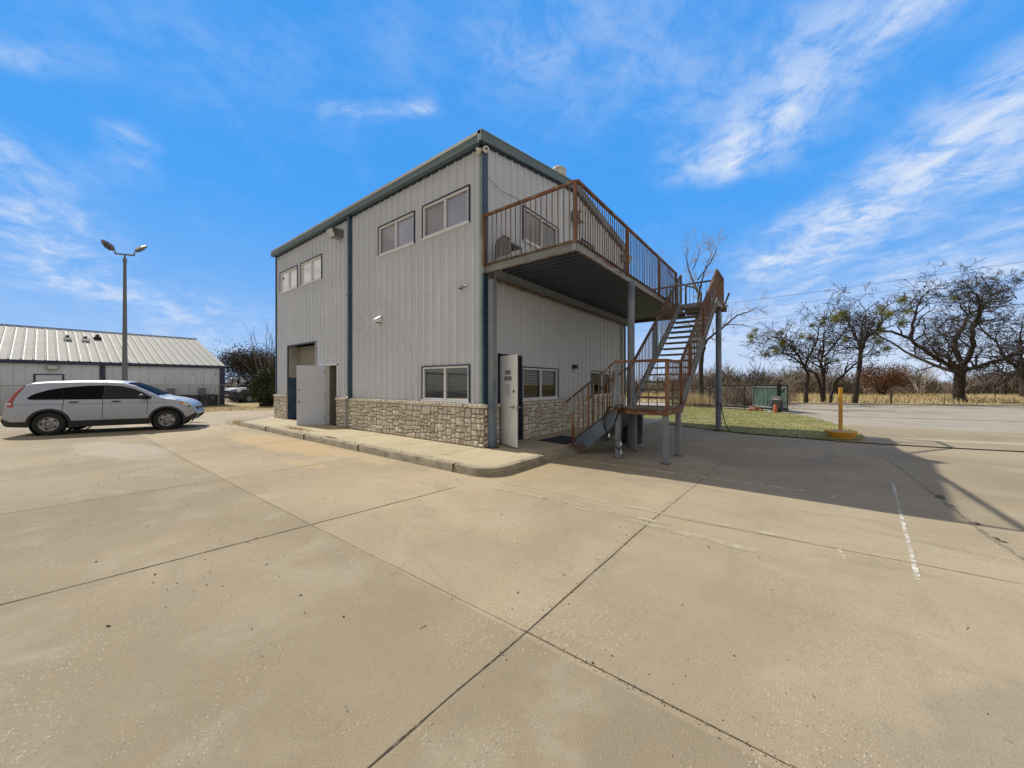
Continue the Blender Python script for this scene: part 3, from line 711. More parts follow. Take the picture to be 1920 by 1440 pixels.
# garage opening and roll-up door
b = MB().mat('trim_blue'); b.box(-11.12, -11.06, -.03, .36, .15, 1.9); b.mat('gutter_grey'); b.box(-11.12, -11.062, .0, .36, 1.9, 3.22); b.mat('navy'); b.box(-11.13, -11.07, -.04, -.0, .15, 3.25); b.box(-11.1, -8.5, -.04, .04, 3.20, 3.25)
b.mat('gutter_grey'); b.box(-8.56, -8.5, -.04, .36, .15, 3.2); b.build('door_frame', bld)
b = MB().mat('rollup')
for k in range(16): b.box(-11.06, -8.56, .36+(.012 if k % 2 else 0), .40, .32+k*.18, .32+(k+1)*.18)
b.mat('black_rubber'); b.box(-11.06, -8.56, .35, .41, .15, .32); b.box(-11.06, -10.9, .34, .36, .15, 1.4)
b.build('rollup_door', bld)
def door_leaf(name, hinge, free, z0, z1, inner, front_text):
    H = Vector((*hinge, 0)); Fr = Vector((*free, 0)); t = (Fr-H).normalized(); L = (Fr-H).length; nn = Vector((t.y, -t.x, 0))
    if nn.dot(cam.location-H) < 0: nn = -nn              # faces the camera side
    b = MB().mat('lit_door' if front_text else 'white_door'); b.obox((H+Fr)/2+Vector((0, 0, (z0+z1)/2)), t*L/2, nn*.022, Vector((0, 0, (z1-z0)/2)))
    b.mat('galv')
    e = Fr+t*.001
    for zz in (z0+.9,): b.obox(e+Vector((0, 0, zz)), t*.002, nn*.012, Vector((0, 0, .06)))
    b.mat('black_rubber'); b.obox((H+Fr)/2+Vector((0, 0, z0-.006)), t*L/2*.99, nn*.016, Vector((0, 0, .006)))
    o = b.build(name, bld)
    return o, H, Fr, t, L, nn
dl, H, Fr, t, L, nn = door_leaf('door', (-7.74, -.03), (-8.21, -.82), .17, 2.30, True, False)
b = MB().mat('chrome_dark')
pk = Fr-t*.07+nn*.022; b.tube([pk+Vector((0, 0, 1.0)), pk+nn*.05+Vector((0, 0, 1.0))], .012, 8); b.ball(pk+nn*.065+Vector((0, 0, 1.0)), .028, 10); b.tube([pk+Vector((0, 0, 1.0)), pk+nn*.008+Vector((0, 0, 1.0))], .034, 12)
b.build('door_knob', dl)
b = MB().mat('chrome_dark'); b.tube([pk+Vector((0, 0, 1.42)), pk+nn*.02+Vector((0, 0, 1.42))], .028, 12); b.build('deadbolt', dl)
for zz in (.40, 1.25, 2.08):
    b = MB().mat('galv'); b.box(-7.765, -7.728, -.075, -.044, zz-.05, zz+.05); b.build('hinge', dl)
b = MB().mat('white_frame'); b.box(-7.78, -7.73, -.045, .12, .15, 2.34); b.box(-6.89, -6.84, -.045, .12, .15, 2.34); b.box(-7.78, -6.84, -.045, .12, 2.30, 2.345); b.build('door_frame', bld)
b = MB().mat('grey_inside'); b.box(-7.72, -7.68, .1, 1.4, .15, 3.0); b.box(-7.7, -6.4, 1.35, 1.4, .15, 3.0); b.box(-7.70, -7.60, .5, .62, .15, 2.6); b.mat('dark_inside'); b.box(-7.2, -6.5, .9, 1.3, .15, .9); b.build('hallway', bld)

dl, H, Fr, t, L, nn = door_leaf('door', (.04, .60), (.76, .30), .18, 2.32, False, True)
dl['label'] = 'open white door lettered for the office upstairs'
b = MB().mat('chrome_dark')
pk = Fr-t*.085+nn*.022; Z = Vector((0, 0, 1))
b.tube([pk+Z*1.10, pk+nn*.012+Z*1.10], .034, 12); b.tube([pk+Z*1.10, pk+nn*.05+Z*1.10, pk+nn*.055-t*.11+Z*1.10], .011, 8); b.build('door_handle', dl)
b = MB().mat('chrome_dark'); b.tube([pk+Z*1.47, pk+nn*.018+Z*1.47], .032, 12); b.build('deadbolt', dl)
b = MB().mat('galv'); pk = Fr+t*.01-nn*.02; b.tube([pk+Z*1.1-nn*.01, pk+Z*1.1-nn*.07, pk+Z*1.1-nn*.075-t*.1], .012, 8); b.build('door_handle', dl)
def lettering(txt, pos, t, size, parent, mt='ink', name='lettering', sx=1.0):
    cu = bpy.data.curves.new('t', 'FONT'); cu.body = txt; cu.size = size; cu.align_x = 'CENTER'; cu.align_y = 'CENTER'; cu.extrude = .0006; cu.offset = size*.03
    o = bpy.data.objects.new('t', cu); COL.objects.link(o); dg = bpy.context.evaluated_depsgraph_get()
    me = bpy.data.meshes.new_from_object(o.evaluated_get(dg)); bpy.data.objects.remove(o); me.name = name
    t = Vector(t).normalized(); up = Vector((0, 0, 1)); n_ = t.cross(up)
    off = Vector(OFF.get(parent.name, (0, 0, 0)))
    M = Matrix(((t.x*sx, up.x, n_.x, pos[0]-off.x), (t.y*sx, up.y, n_.y, pos[1]-off.y), (t.z, up.z, n_.z, pos[2]-off.z), (0, 0, 0, 1)))
    me.transform(M); me.materials.clear(); me.materials.append(MATS[mt])
    ob = bpy.data.objects.new(name, me); COL.objects.link(ob); ob.parent = parent; OFF[ob.name] = tuple(off); return ob
ctr = H+t*L*.52+nn*.0245
b = MB().mat('paper')
b.obox(ctr+Z*1.905, t*.125, nn*.0008, Z*.058); b.obox(ctr+Z*1.765, t*.16, nn*.0008, Z*.055); b.build('door_sign', dl)
lettering('OFFICE', ctr+nn*.0016+Z*1.905, t, .125, dl, sx=.70); lettering('UPSTAIRS', ctr+nn*.0016+Z*1.765, t, .125, dl, sx=.66)
b = MB().mat('paper'); b.obox(ctr+Z*1.50, t*.105, nn*.0008, Z*.14)
b.mat('ink')
for k, (u, w_, zz) in enumerate(((0, .03, 1.565), (.02, .045, 1.53), (-.03, .03, 1.505), (.04, .04, 1.47), (-.02, .02, 1.44))): b.obox(ctr+nn*.0012+t*u+Z*zz, t*w_, nn*.0004, Z*.003)
b.build('notice', dl)
b = MB().mat('navy'); b.box(-.02, .045, .52, .58, .15, 2.38); b.box(-.02, .045, 1.44, 1.50, .15, 2.38); b.box(-.02, .045, .52, 1.50, 2.33, 2.39); b.mat('grey_inside'); b.box(-.12, -.02, .54, .58, .15, 2.33); b.box(-.12, -.02, 1.44, 1.48, .15, 2.33); b.mat('dark_inside'); b.box(-1.3, -.1, .4, .44, .1, 2.6); b.box(-1.3, -.1, 1.52, 1.56, .1, 2.6); b.box(-1.35, -1.3, .4, 1.6, .1, 2.6); b.build('door_frame', bld)
# upstairs door on wall B
b = MB().mat('white_door'); b.box(-.05, .0, 5.02, 5.88, 4.5, 6.58); b.mat('navy'); b.box(-.05, .045, 4.97, 5.02, 4.5, 6.64); b.box(-.05, .045, 5.88, 5.93, 4.5, 6.64); b.box(-.05, .045, 5.02, 5.88, 6.58, 6.64); b.build('door', bld)

# ---------------- stone wainscot: every stone cut separately inside one mesh per run
def stones(name, a0, a1, z0, z1, P, seed, cap=True, rough=1.0, mn=.10, grid=False):
    rs = random.Random(seed); b = MB().mat('mortar'); b.tone = []
    dep = .10
    def quadbox(u0, u1, w0, w1, o0, o1, tone, jit):
        """rough-faced stone: rounded front with a jittered grid"""
        nx, nz = 4, 4; vs = []; fs = []
        for j in range(nz+1):
            for i in range(nx+1):
                e = (i in (0, nx)) or (j in (0, nz))
                u = u0+(u1-u0)*i/nx; w = w0+(w1-w0)*j/nz
                if not e: u += rs.uniform(-1, 1)*(u1-u0)*.06; w += rs.uniform(-1, 1)*(w1-w0)*.06
                else:
                    u += rs.uniform(-1, 1)*.004*rough; w += rs.uniform(-1, 1)*.004*rough
                o = (o0+(o1-o0)*.5) if e else o1+rs.uniform(-1, 1)*jit
                vs.append(P(u, w, o))
        for j in range(nz):
            for i in range(nx): a = j*(nx+1)+i; fs.append((a, a+1, a+nx+2, a+nx+1))
        rimi = [i for i in range(nx+1)]+[(nx+1)*j+nx for j in range(1, nz+1)]+[nz*(nx+1)+i for i in range(nx-1, -1, -1)]+[(nx+1)*j for j in range(nz-1, 0, -1)]
        k = len(vs)
        for r in rimi:
            j, i = divmod(r, nx+1); vs.append(P(u0+(u1-u0)*i/nx, w0+(w1-w0)*j/nz, o0))
        m = len(rimi)
        for q_ in range(m): fs.append((k+q_, k+(q_+1) % m, rimi[(q_+1) % m], rimi[q_]))
        b.add(vs, fs); b.tone += [tone]*len(fs)
    n0 = len(b.f); b.add([P(a0, z0-.05, 0), P(a1, z0-.05, 0), P(a1, z1, 0), P(a0, z1, 0), P(a0, z0-.05, dep-.019), P(a1, z0-.05, dep-.019), P(a1, z1, dep-.019), P(a0, z1, dep-.019)],
          [(4, 5, 6, 7), (0, 4, 7, 3), (1, 2, 6, 5), (3, 7, 6, 2), (0, 1, 5, 4)]); b.tone += [0]*(len(b.f)-n0)
    b.mat('stone')
    def split(u0, u1, w0, w1, d=0):
        U, Wd = u1-u0, w1-w0
        if U > .44 or (U > .21 and U > Wd*1.1 and rs.random() < .82) :
            c = rs.uniform(.32, .68); c = u0+U*c; split(u0, c, w0, w1, d+1); split(c, u1, w0, w1, d+1); return
        if Wd > .27 or (Wd > .17 and (Wd > U*.75) and rs.random() < .8):
            c = w0+Wd*rs.uniform(.35, .65); split(u0, u1, w0, c, d+1); split(u0, u1, c, w1, d+1); return
        g_ = rs.uniform(.005, .010)*rough
        quadbox(u0+g_, u1-g_, w0+g_, w1-g_, dep-.05, dep+rs.uniform(.0, .026)*rough, min(1, max(0, rs.gauss(.55, .26))), .011*rough)
    zt = z1-(.10 if cap else 0)
    split(a0, a1, z0, zt)
    if cap:
        u = a0-.015
        while u < a1:
            w_ = rs.uniform(.10, .19); v = min(u+w_, a1+.015)
            quadbox(u+.004, v-.004, zt+.004, z1-.012, dep-.04, dep+.035+rs.uniform(-.008, .010), rs.uniform(.35, .9), .004)
            # top of the cap stone
            n0 = len(b.f); b.add([P(u+.003, z1-.012, dep+.028), P(v-.003, z1-.012, dep+.028), P(v-.003, z1+rs.uniform(-.004, .006), 0), P(u+.003, z1+rs.uniform(-.004, .006), 0)], [(0, 1, 2, 3)]); b.tone += [.85]*(len(b.f)-n0)
            u = v
    o = b.build(name, bld); fixn(o); return o
stones('stone_base', -6.84, .10, .15, 1.17, PA, 11); stones('stone_base', -12.42, -11.13, .15, 1.17, PA, 12)
stones('stone_base', -.09, .50, .15, 1.17, PB, 13, rough=.8); stones('stone_base', 1.50, 8.95, .15, 1.17, PB, 14, rough=.75)
b = MB().mat('stone'); b.tone = []
for (x, y0, y1) in ((-11.13, -.10, .02),):
    b.box(x, x+.03, y0, y1, .15, 1.16); b.tone += [.6]*6
b.build('stone_base', bld)
# ghost mark of a removed fixture and a round patch of lighter paint
b = MB().mat('gutter_grey')
for x0_, x1_, z0_, z1_ in ((-5.52, -5.20, 3.79, 3.80), (-5.52, -5.20, 3.42, 3.43), (-5.52, -5.51, 3.43, 3.79), (-5.21, -5.20, 3.43, 3.79)): b.box(x0_, x1_, -.0385, -.036, z0_, z1_)
b.build('mount_mark', bld)

# ------------------------- things fixed to the building (their own objects)
t_ = thing('flood_light', 'boxy grey wall floodlight beside the upper downpipe', 'light', (-6.65, -.04, 6.75), 'wall lamps on the office')
b = MB().mat('chrome_dark')
b.add([(-6.83, -.03, 6.94), (-6.47, -.03, 6.94), (-6.47, -.03, 6.68), (-6.83, -.03, 6.68), (-6.86, -.42, 6.90), (-6.44, -.42, 6.90), (-6.47, -.30, 6.64), (-6.83, -.30, 6.64)], [(0, 1, 5, 4), (1, 2, 6, 5), (2, 3, 7, 6), (3, 0, 4, 7), (3, 2, 1, 0)]); fixn(b.build('housing', t_))
b = MB().mat('lamp_glass'); b.add([(-6.84, -.425, 6.88), (-6.46, -.425, 6.88), (-6.48, -.31, 6.65), (-6.82, -.31, 6.65)], [(0, 1, 2, 3)]); b.build('lens', t_)
t_ = thing('vent_hood', 'small white dryer vent hood sticking out of the left wall', 'vent', (-4.24, -.03, 3.6))
b = MB().mat('white_plastic'); b.add([(-4.33, -.03, 3.72), (-4.15, -.03, 3.72), (-4.15, -.03, 3.52), (-4.33, -.03, 3.52), (-4.34, -.2, 3.60), (-4.14, -.2, 3.60), (-4.14, -.17, 3.50), (-4.34, -.17, 3.50)], [(0, 1, 5, 4), (1, 2, 6, 5), (3, 0, 4, 7), (4, 5, 6, 7), (2, 3, 7, 6)]); fixn(b.build('hood', t_))
b = MB().mat('dark_inside'); b.box(-4.31, -4.17, -.16, -.05, 3.495, 3.503); b.build('grille', t_)
b = MB().mat('black_metal'); b.tube([(-.72, -.03, 4.0), (-.72, -.09, 4.0), (-.48, -.11, 3.98)], .012, 6); b.tube([(-.78, -.04, 4.0), (-.66, -.04, 4.0)], .02, 6); b.tube([(-.5, -.12, 3.99), (-.42, -.12, 4.0)], .018, 6); b.tube([(-.62, -.05, 4.03), (-.6, -.10, 4.03)], .012, 6)
tag(b.build('wall_bracket', at=(-.6, -.04, 4.0)), 'small black metal bracket left on the siding above the lower window', 'bracket')
for i, (x, y, nx, ny, lab) in enumerate(((-.07, -.10, -.35, -1, 'white dome security camera facing left under the roof corner'), (.11, -.03, .9, -.7, 'white dome security camera facing right under the roof corner'))):
    t_ = thing('security_camera', lab, 'camera', (x, y, 7.10), 'security cameras under the roof corner')
    b = MB().mat('white_plastic'); b.ball((x, y, 7.10), .075, 14); b.tube([(x*.3, y*.3, 7.13), (x, y, 7.13)], .045, 12); b.build('shell', t_, smooth=True)
    d_ = Vector((nx, ny, -.35)).normalized(); b = MB().mat('dark_lens'); b.ball(Vector((x, y, 7.10))+d_*.055, .034, 10); b.build('lens', t_, smooth=True)
t_ = thing('wall_lamp', 'small dark lamp between the ground floor windows under the balcony', 'light', (.0, 4.42, 2.18), 'wall lamps on the office')
b = MB().mat('black_metal'); b.bbox(.03, .13, 4.32, 4.52, 2.14, 2.27); b.build('housing', t_)
b = MB().mat('lamp_glass'); b.bbox(.05, .14, 4.35, 4.5, 2.05, 2.14); b.build('lens', t_)
for yy, zz, lab in ((4.45, 7.10, 'brown flood lamp high on the gable behind the balcony corner'), (8.75, 6.9, 'flood lamp at the far end of the gable wall')):
    t_ = thing('flood_light', lab, 'light', (.05, yy, zz), 'wall lamps on the office')
    b = MB().mat('chrome_dark'); b.add([(.03, yy-.2, zz+.2), (.03, yy+.2, zz+.2), (.03, yy+.2, zz-.1), (.03, yy-.2, zz-.1), (.36, yy-.21, zz+.12), (.36, yy+.21, zz+.12), (.28, yy+.2, zz-.14), (.28, yy-.2, zz-.14)], [(0, 1, 5, 4), (1, 2, 6, 5), (3, 0, 4, 7), (2, 3, 7, 6), (0, 3, 2, 1)]); fixn(b.build('housing', t_))
    b = MB().mat('lamp_glass'); b.add([(.365, yy-.19, zz+.1), (.365, yy+.19, zz+.1), (.29, yy+.18, zz-.12), (.29, yy-.18, zz-.12)], [(0, 1, 2, 3)]); b.build('lens', t_)
t_ = thing('roof_vent', 'round white metal turbine vent on top of the office roof', 'vent', (-.62, 4.5, 8.2))
b = MB().mat('vent_metal'); b.lathe((-.62, 4.5, 8.2), [(.17, 0), (.17, .42), (.20, .44), (.26, .50), (.275, .62), (.25, .76), (.17, .86), (.05, .90), (0, .905)], 18); b.build('turbine', t_, smooth=True)
b = MB().mat('vent_metal')
for k in range(18):
    q_ = k*math.pi/9; c_, s_ = math.cos(q_), math.sin(q_); b.bar((-.62+.21*c_, 4.5+.21*s_, 8.66), (-.62+.265*c_, 4.5+.265*s_, 8.98), .012, .03)
b.build('fin', t_)
b = MB().mat('wire'); b.tube([(.04, .12, 6.55), (.045, .6, 6.42), (.05, 1.3, 6.5), (.05, 1.6, 6.48)], .006, 4); tag(b.build('cable', at=(.04, .12, 6.5)), 'thin loose cable strung across the gable wall siding', 'cable')

# ================================================================== BALCONY
DZ = 4.45; BX = 2.44
bal = thing('balcony', 'rusty steel balcony with picket railing along the gable wall', 'balcony', (1.2, 4.5, 0))
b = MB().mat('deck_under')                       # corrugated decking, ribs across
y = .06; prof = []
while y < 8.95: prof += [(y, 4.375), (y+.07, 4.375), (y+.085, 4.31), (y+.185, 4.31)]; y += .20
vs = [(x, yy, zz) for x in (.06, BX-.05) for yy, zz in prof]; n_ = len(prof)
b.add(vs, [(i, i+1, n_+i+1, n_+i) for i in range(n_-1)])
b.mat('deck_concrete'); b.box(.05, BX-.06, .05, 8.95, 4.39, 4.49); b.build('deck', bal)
def channel(b, a, c, z0, z1, out, fl=.07, mt='beam_paint', mt2='rust_dark'):
    """C-channel with flanges towards 'out'"""
    a = Vector((*a, 0)); c = Vector((*c, 0)); o = Vector((*out, 0)); m_ = (z0+z1)/2
    b.mat(mt); b.bar(a+Vector((0, 0, m_)), c+Vector((0, 0, m_)), .012, z1-z0-.02)
    b.mat(mt2); b.bar(a+o*fl/2+Vector((0, 0, z1)), c+o*fl/2+Vector((0, 0, z1)), fl, .012); b.bar(a+o*fl/2+Vector((0, 0, z0)), c+o*fl/2+Vector((0, 0, z0)), fl, .012)
b = MB(); channel(b, (.02, .0), (BX, .0), 4.22, 4.42, (0, -1), .05); b.mat('beam_paint'); b.box(.015, .07, -.055, .0, 4.23, 4.41); b.box(BX-.06, BX, -.055, .0, 4.23, 4.41); b.build('beam', bal)
b = MB(); channel(b, (BX, -.0), (BX, 7.5), 4.21, 4.42, (1, 0), .05); b.build('beam', bal)
b = MB().mat('rust_dark'); b.box(.03, BX, 8.97, 9.03, 4.2, 4.42); b.build('beam', bal)
b = MB().mat('steel_paint'); b.box(.28, .30, .08, 8.95, 4.09, 4.34); b.mat('rust_dark'); b.box(.21, .37, .08, 8.95, 4.335, 4.347); b.box(.21, .37, .08, 8.95, 4.07, 4.085); b.build('beam', bal)
b = MB().mat('steel_paint'); b.box(.13, .275, .03, .17, 1.7, 4.07); b.mat('steel_blue'); b.box(.13, .275, .03, .17, .15, 1.7); b.mat('rust_dark'); b.box(.09, .33, -.01, .22, .15, .165); b.build('post', bal)
b = MB().mat('steel_blue'); b.lathe((2.51, 2.79, 0), [(.088, 0), (.088, 4.215)], 20); b.build('post', bal, smooth=True)
b = MB().mat('steel_blue'); b.lathe((.35, 8.7, .1), [(.075, 0), (.075, 3.97)], 14); b.build('post', bal, smooth=True)
def railing(parent, a, c, z0, z1, posts, pitch=.125, foot=None, rail='rust', name='railing', top=.055, drop=0.0, zz1=None, post_m='rust'):
    """top rail as part; every post and baluster a sub-part. z1 may slope to zz1 (with the foot line)"""
    a = Vector((*a, 0)); c = Vector((*c, 0)); d_ = c-a; L = d_.length; t = d_/L; dz = 0 if zz1 is None else zz1-z1
    up = Vector((0, 0, 1))
    b = MB().mat(rail); b.bar(a+up*z1, c+up*(z1+dz), top, top); r = b.build(name, parent)
    for s_ in posts:
        p_ = a+t*s_; e = dz*s_/L; w = .032
        b = MB().mat(post_m); b.box(p_.x-w, p_.x+w, p_.y-w, p_.y+w, z0+e-.02, z1+e-top/2); b.build('post', r)
    n_ = int(L/pitch); proto = None
    for i in range(1, n_):
        s_ = L*i/n_
        if min([abs(s_-q_) for q_ in posts]+[9]) < .05: continue
        p_ = a+t*s_; e = dz*s_/L; w = .0085
        if proto is None or dz == 0 and False: pass
        if proto is None:
            b = MB().mat('baluster_rust'); b.box(-w, w, -w, w, z0-z1, -top/2); tmp = b.build('baluster'); proto = tmp.data; bpy.data.objects.remove(tmp)
        o = bpy.data.objects.new('baluster', proto); COL.objects.link(o); o.parent = r
        off = Vector(OFF[r.name]); o.location = Vector((p_.x, p_.y, z1+e))-off; o.rotation_euler = (rnd.uniform(-.006, .006), rnd.uniform(-.006, .006), 0)
    return r
railing(bal, (.04, -.035), (BX, -.035), 4.40, 5.56, (.0, 2.39), .13)
railing(bal, (BX+.03, -.035), (BX+.03, 7.5), 4.38, 5.56, (2.70, 5.42, 7.5), .115)
railing(bal, (.06, 8.97), (BX, 8.97), 4.45, 5.5, (.0,), .14)
# hoop-backed patio chair on the balcony by the wall
t_ = thing('patio_chair', 'grey patio chair with curved black rim on the balcony beside the wall corner', 'chair', (.45, .35, 4.49))
b = MB().mat('grey_box'); n_ = 10
vs = [(.22+.42*i/n_, .22, 4.62) for i in range(n_+1)]+[(.22+.42*i/n_, .20, 4.94+.12*math.sin(math.pi*i/n_)) for i in range(n_+1)]
b.add(vs, [(i, i+1, n_+2+i, n_+1+i) for i in range(n_)]); b.build('backrest', t_)
b = MB().mat('black_metal'); b.tube([(.20, .21, 4.5), (.20, .2, 4.9)]+[(.22+.42*i/n_, .20, 4.95+.13*math.sin(math.pi*i/n_)) for i in range(n_+1)]+[(.66, .2, 4.9), (.66, .21, 4.5)], .012, 6); b.build('rim', t_)
b = MB().mat('grey_box'); b.bbox(.2, .66, .22, .65, 4.86, 4.90); b.build('seat', t_)
for x, y in ((.22, .64), (.64, .64)): b = MB().mat('black_metal'); b.tube([(x, y, 4.49), (x, y, 4.87)], .012, 6); b.build('leg', t_)

# ================================================================== STAIRCASE
st = thing('staircase', 'rusty open tread steel staircase with low landing turning up to the balcony', 'staircase', (3.2, 4, 0))
LX0, LX1, LY0, LY1, LZ = 2.62, 3.74, 1.43, 2.62, 1.12
b = MB().mat('rust_dark'); b.box(LX0, LX1, LY0, LY1, LZ-.13, LZ-.01); b.mat('tread_metal'); b.box(LX0+.01, LX1-.01, LY0+.01, LY1-.01, LZ-.008, LZ+.006); b.mat('rust'); b.box(LX0-.01, LX1+.01, LY0-.012, LY0, LZ-.12, LZ-.07); b.box(LX1, LX1+.012, LY0, LY1, LZ-.12, LZ-.02); b.build('landing', st)
for x, y, w in ((2.70, 1.46, .056), (3.69, 1.49, .055), (3.69, 2.53, .055), (2.70, 2.5, .05)):
    b = MB().mat('steel_paint'); b.bbox(x-w, x+w, y-w, y+w, 0, LZ-.13, .012); b.mat('rust_dark'); b.box(x-w-.03, x+w+.03, y-w-.03, y+w+.03, 0, .012); b.build('leg', st)
# main flight
MX0, MX1 = 2.64, 3.70; Y0, Y1 = 2.62, 7.5; NT = 17
for x in (MX0, MX1):
    b = MB().mat('steel_paint')
    b.add([(x+o, yy, zz+dd) for o in (-.006, .006) for yy, zz in ((Y0-.02, LZ), (Y1, DZ)) for dd in (-.14, .10)], [(0, 1, 3, 2), (4, 6, 7, 5), (1, 5, 7, 3), (0, 2, 6, 4), (0, 4, 5, 1), (2, 3, 7, 6)])
    sgn = 1 if x > 3 else -1
    b.mat('beam_paint')
    for dd in (-.14, .10): b.bar((x+sgn*.03, Y0-.02, LZ+dd), (x+sgn*.03, Y1, DZ+dd), .06, .01)
    fixn(b.build('stringer', st))
for k in range(1, NT):
    yy = Y0+(Y1-Y0)*k/NT; zz = LZ+(DZ-LZ)*k/NT
    b = MB().mat('tread_metal'); b.box(MX0+.008, MX1-.008, yy-.02, yy+.25, zz-.005, zz+.004); b.box(MX0+.008, MX1-.008, yy-.025, yy-.02, zz-.040, zz+.004); b.box(MX0+.008, MX1-.008, yy+.25, yy+.255, zz-.035, zz+.004); b.build('tread', st)
b = MB().mat('tread_metal'); b.box(BX+.08, 3.74, 7.5, 8.93, DZ-.02, DZ); b.mat('beam_paint'); b.box(BX+.08, 3.74, 7.49, 7.5, DZ-.18, DZ); b.box(3.74, 3.752, 7.49, 8.93, DZ-.18, DZ); b.box(BX+.05, 3.74, 8.93, 8.942, DZ-.18, DZ); b.mat('rust_dark'); b.box(3.5, 3.95, 8.05, 8.15, DZ-.32, DZ-.19); b.box(3.6, 3.82, 7.7, 8.4, DZ-.26, DZ-.19); b.build('landing', st)
b = MB().mat('rust_dark'); b.bar((3.82, 8.1, DZ-.25), (4.02, 8.15, DZ+.32), .05, .06); b.bar((3.74, 8.1, DZ-.3), (3.98, 8.1, DZ-.1), .05, .05); b.build('bracket', st)
b = MB().mat('steel_blue'); b.lathe((3.71, 8.05, 0), [(.092, 0), (.092, DZ-.2)], 20); b.mat('rust_dark'); b.box(3.55, 3.87, 7.9, 8.2, .035, .05); b.mat('black_rubber'); b.lathe((3.71, 8.05, .93), [(.096, 0), (.096, .03)], 16); b.build('post', st, smooth=False)
slope = (DZ-LZ)/(Y1-Y0)
railing(st, (2.62, Y0), (2.62, Y1), LZ+.05, LZ+1.04, (.0, 1.7, 1.95, Y1-Y0), .12, zz1=DZ+1.04, rail='rust_dark', post_m='steel_paint')
railing(st, (3.73, Y0), (3.73, Y1), LZ+.05, LZ+1.02, (.0, .9, 2.6, Y1-Y0), .12, zz1=DZ+1.02, rail='rust_dark')
railing(st, (3.73, Y1+.03), (3.73, 8.9), DZ-.03, DZ+1.02, (1.35,), .115, rail='rust_dark')
railing(st, (BX+.03, 8.93), (3.73, 8.93), DZ, DZ+1.04, (.0,), .135, rail='rust_dark', post_m='rust_dark')
railing(st, (2.62, 1.45), (3.72, 1.45), LZ, LZ+1.01, (1.11,), .175, rail='rust')
railing(st, (3.73, 1.49), (3.73, 2.58), LZ-.02, LZ+1.005, (), .115, rail='rust')
b = MB().mat('steel_paint'); b.box(2.61, 2.69, 1.41, 1.49, LZ, LZ+.98); b.mat('rust'); b.box(2.605, 2.64, 1.405, 1.41, LZ+.45, LZ+.8); b.build('post', st)
# lower flight from the sidewalk
FX0, FX1, FZ0 = 1.55, 2.62, .16
for y in (1.46, 2.52):
    b = MB().mat('steel_blue')
    b.add([(xx, y+o, zz) for o in (-.006, .006) for xx, zz in ((1.66, .16), (1.98, .16), (2.64, .75), (2.64, 1.11), (1.64, .33))], [(0, 1, 2, 3, 4), (9, 8, 7, 6, 5)]+[(i, 5+i, 5+(i+1) % 5, (i+1) % 5) for i in range(5)])
    b.mat('rust_dark'); b.bar((1.63, y-.02, .335), (2.64, y-.02, 1.115), .05, .01)
    fixn(b.build('stringer', st))
for k in range(1, 5):
    xx = FX0+.1+k*.2; zz = FZ0+(LZ-FZ0)*k/5
    b = MB().mat('tread_metal'); b.box(xx-.03, xx+.22, 1.47, 2.51, zz-.004, zz+.004); b.box(xx-.035, xx-.03, 1.47, 2.51, zz-.035, zz+.004); b.build('tread', st)
for y in (1.44, 2.54):
    b = MB().mat('rust_dark'); b.bar((1.40, y, 1.20), (2.62, y, LZ+1.0), .045, .035); r = b.build('railing', st)
    b = MB().mat('rust'); b.bbox(1.56, 1.62, y-.03, y+.03, .15, .95); b.mat('steel_paint'); b.box(1.562, 1.618, y-.028, y+.028, .95, 1.33); b.build('post', r)
    for i in range(1, 8):
        xx = 1.6+i*.13; zb = .33+(xx-1.63)*.772; b = MB().mat('rust' if i == 3 else 'baluster_rust'); w = .018 if i == 3 else .009; b.box(xx-w, xx+w, y-w, y+w, zb, 1.20+(xx-1.40)*.754); b.build('baluster', r)
b = MB().mat('rust_dark'); b.box(1.5, 1.7, 1.38, 1.54, .15, .162); b.bbox(1.74, 1.9, 1.35, 1.44, .10, .20); b.build('base_plate', st)

# bin, cables, mat
t_ = thing('trash_bin', 'tall dark blue cylindrical bin under the stairs behind the steel column', 'bin', (2.45, 3.05, 0))
cx_, cy_ = 2.30, 3.42
t_.location = (cx_, cy_, 0); OFF[t_.name] = (cx_, cy_, 0)
b = MB().mat('navy_plastic'); b.lathe((cx_, cy_, 0), [(.0, .02), (.265, .02), (.28, .06), (.285, .10), (.28, .12), (.292, .76), (.31, .765), (.31, .80), (.285, .80), (.28, .74), (.26, .06)], 28); b.build('body', t_, smooth=True)
b = MB().mat('galv'); b.lathe((cx_, cy_, .0), [(.30, .0), (.305, .035), (.28, .05)], 28); b.build('base_ring', t_)
def spline(pts, n=10):
    out = []; P = [Vector(p_) for p_ in pts]; P = [P[0]*2-P[1]]+P+[P[-1]*2-P[-2]]
    for i in range(1, len(P)-2):
        for k in range(n):
            u = k/n; out.append(.5*((2*P[i])+(-P[i-1]+P[i+1])*u+(2*P[i-1]-5*P[i]+4*P[i+1]-P[i+2])*u*u+(-P[i-1]+3*P[i]-3*P[i+1]+P[i+2])*u**3))
    return out+[P[-2]]
b = MB().mat('black_rubber')
for k in range(3):
    j = .03*k
    b.tube(spline([(2.72, 1.36-j, 1.14), (2.56-j, 1.34, 1.10), (2.46-j, 1.33, .85), (2.48-j*.5, 1.33, .62), (2.56, 1.34, .55-j), (2.64, 1.35, .72), (2.74, 1.36, .98+j), (2.84, 1.36, 1.16-j), (2.78, 1.36, 1.2), (2.7, 1.36, 1.15)]), .009, 6)
b.tube(spline([(2.58, 1.34, .5), (2.66, 1.34, .3), (2.76, 1.36, .22), (2.80, 1.36, .45), (2.82, 1.37, .8), (2.84, 1.37, 1.1)]), .008, 6)
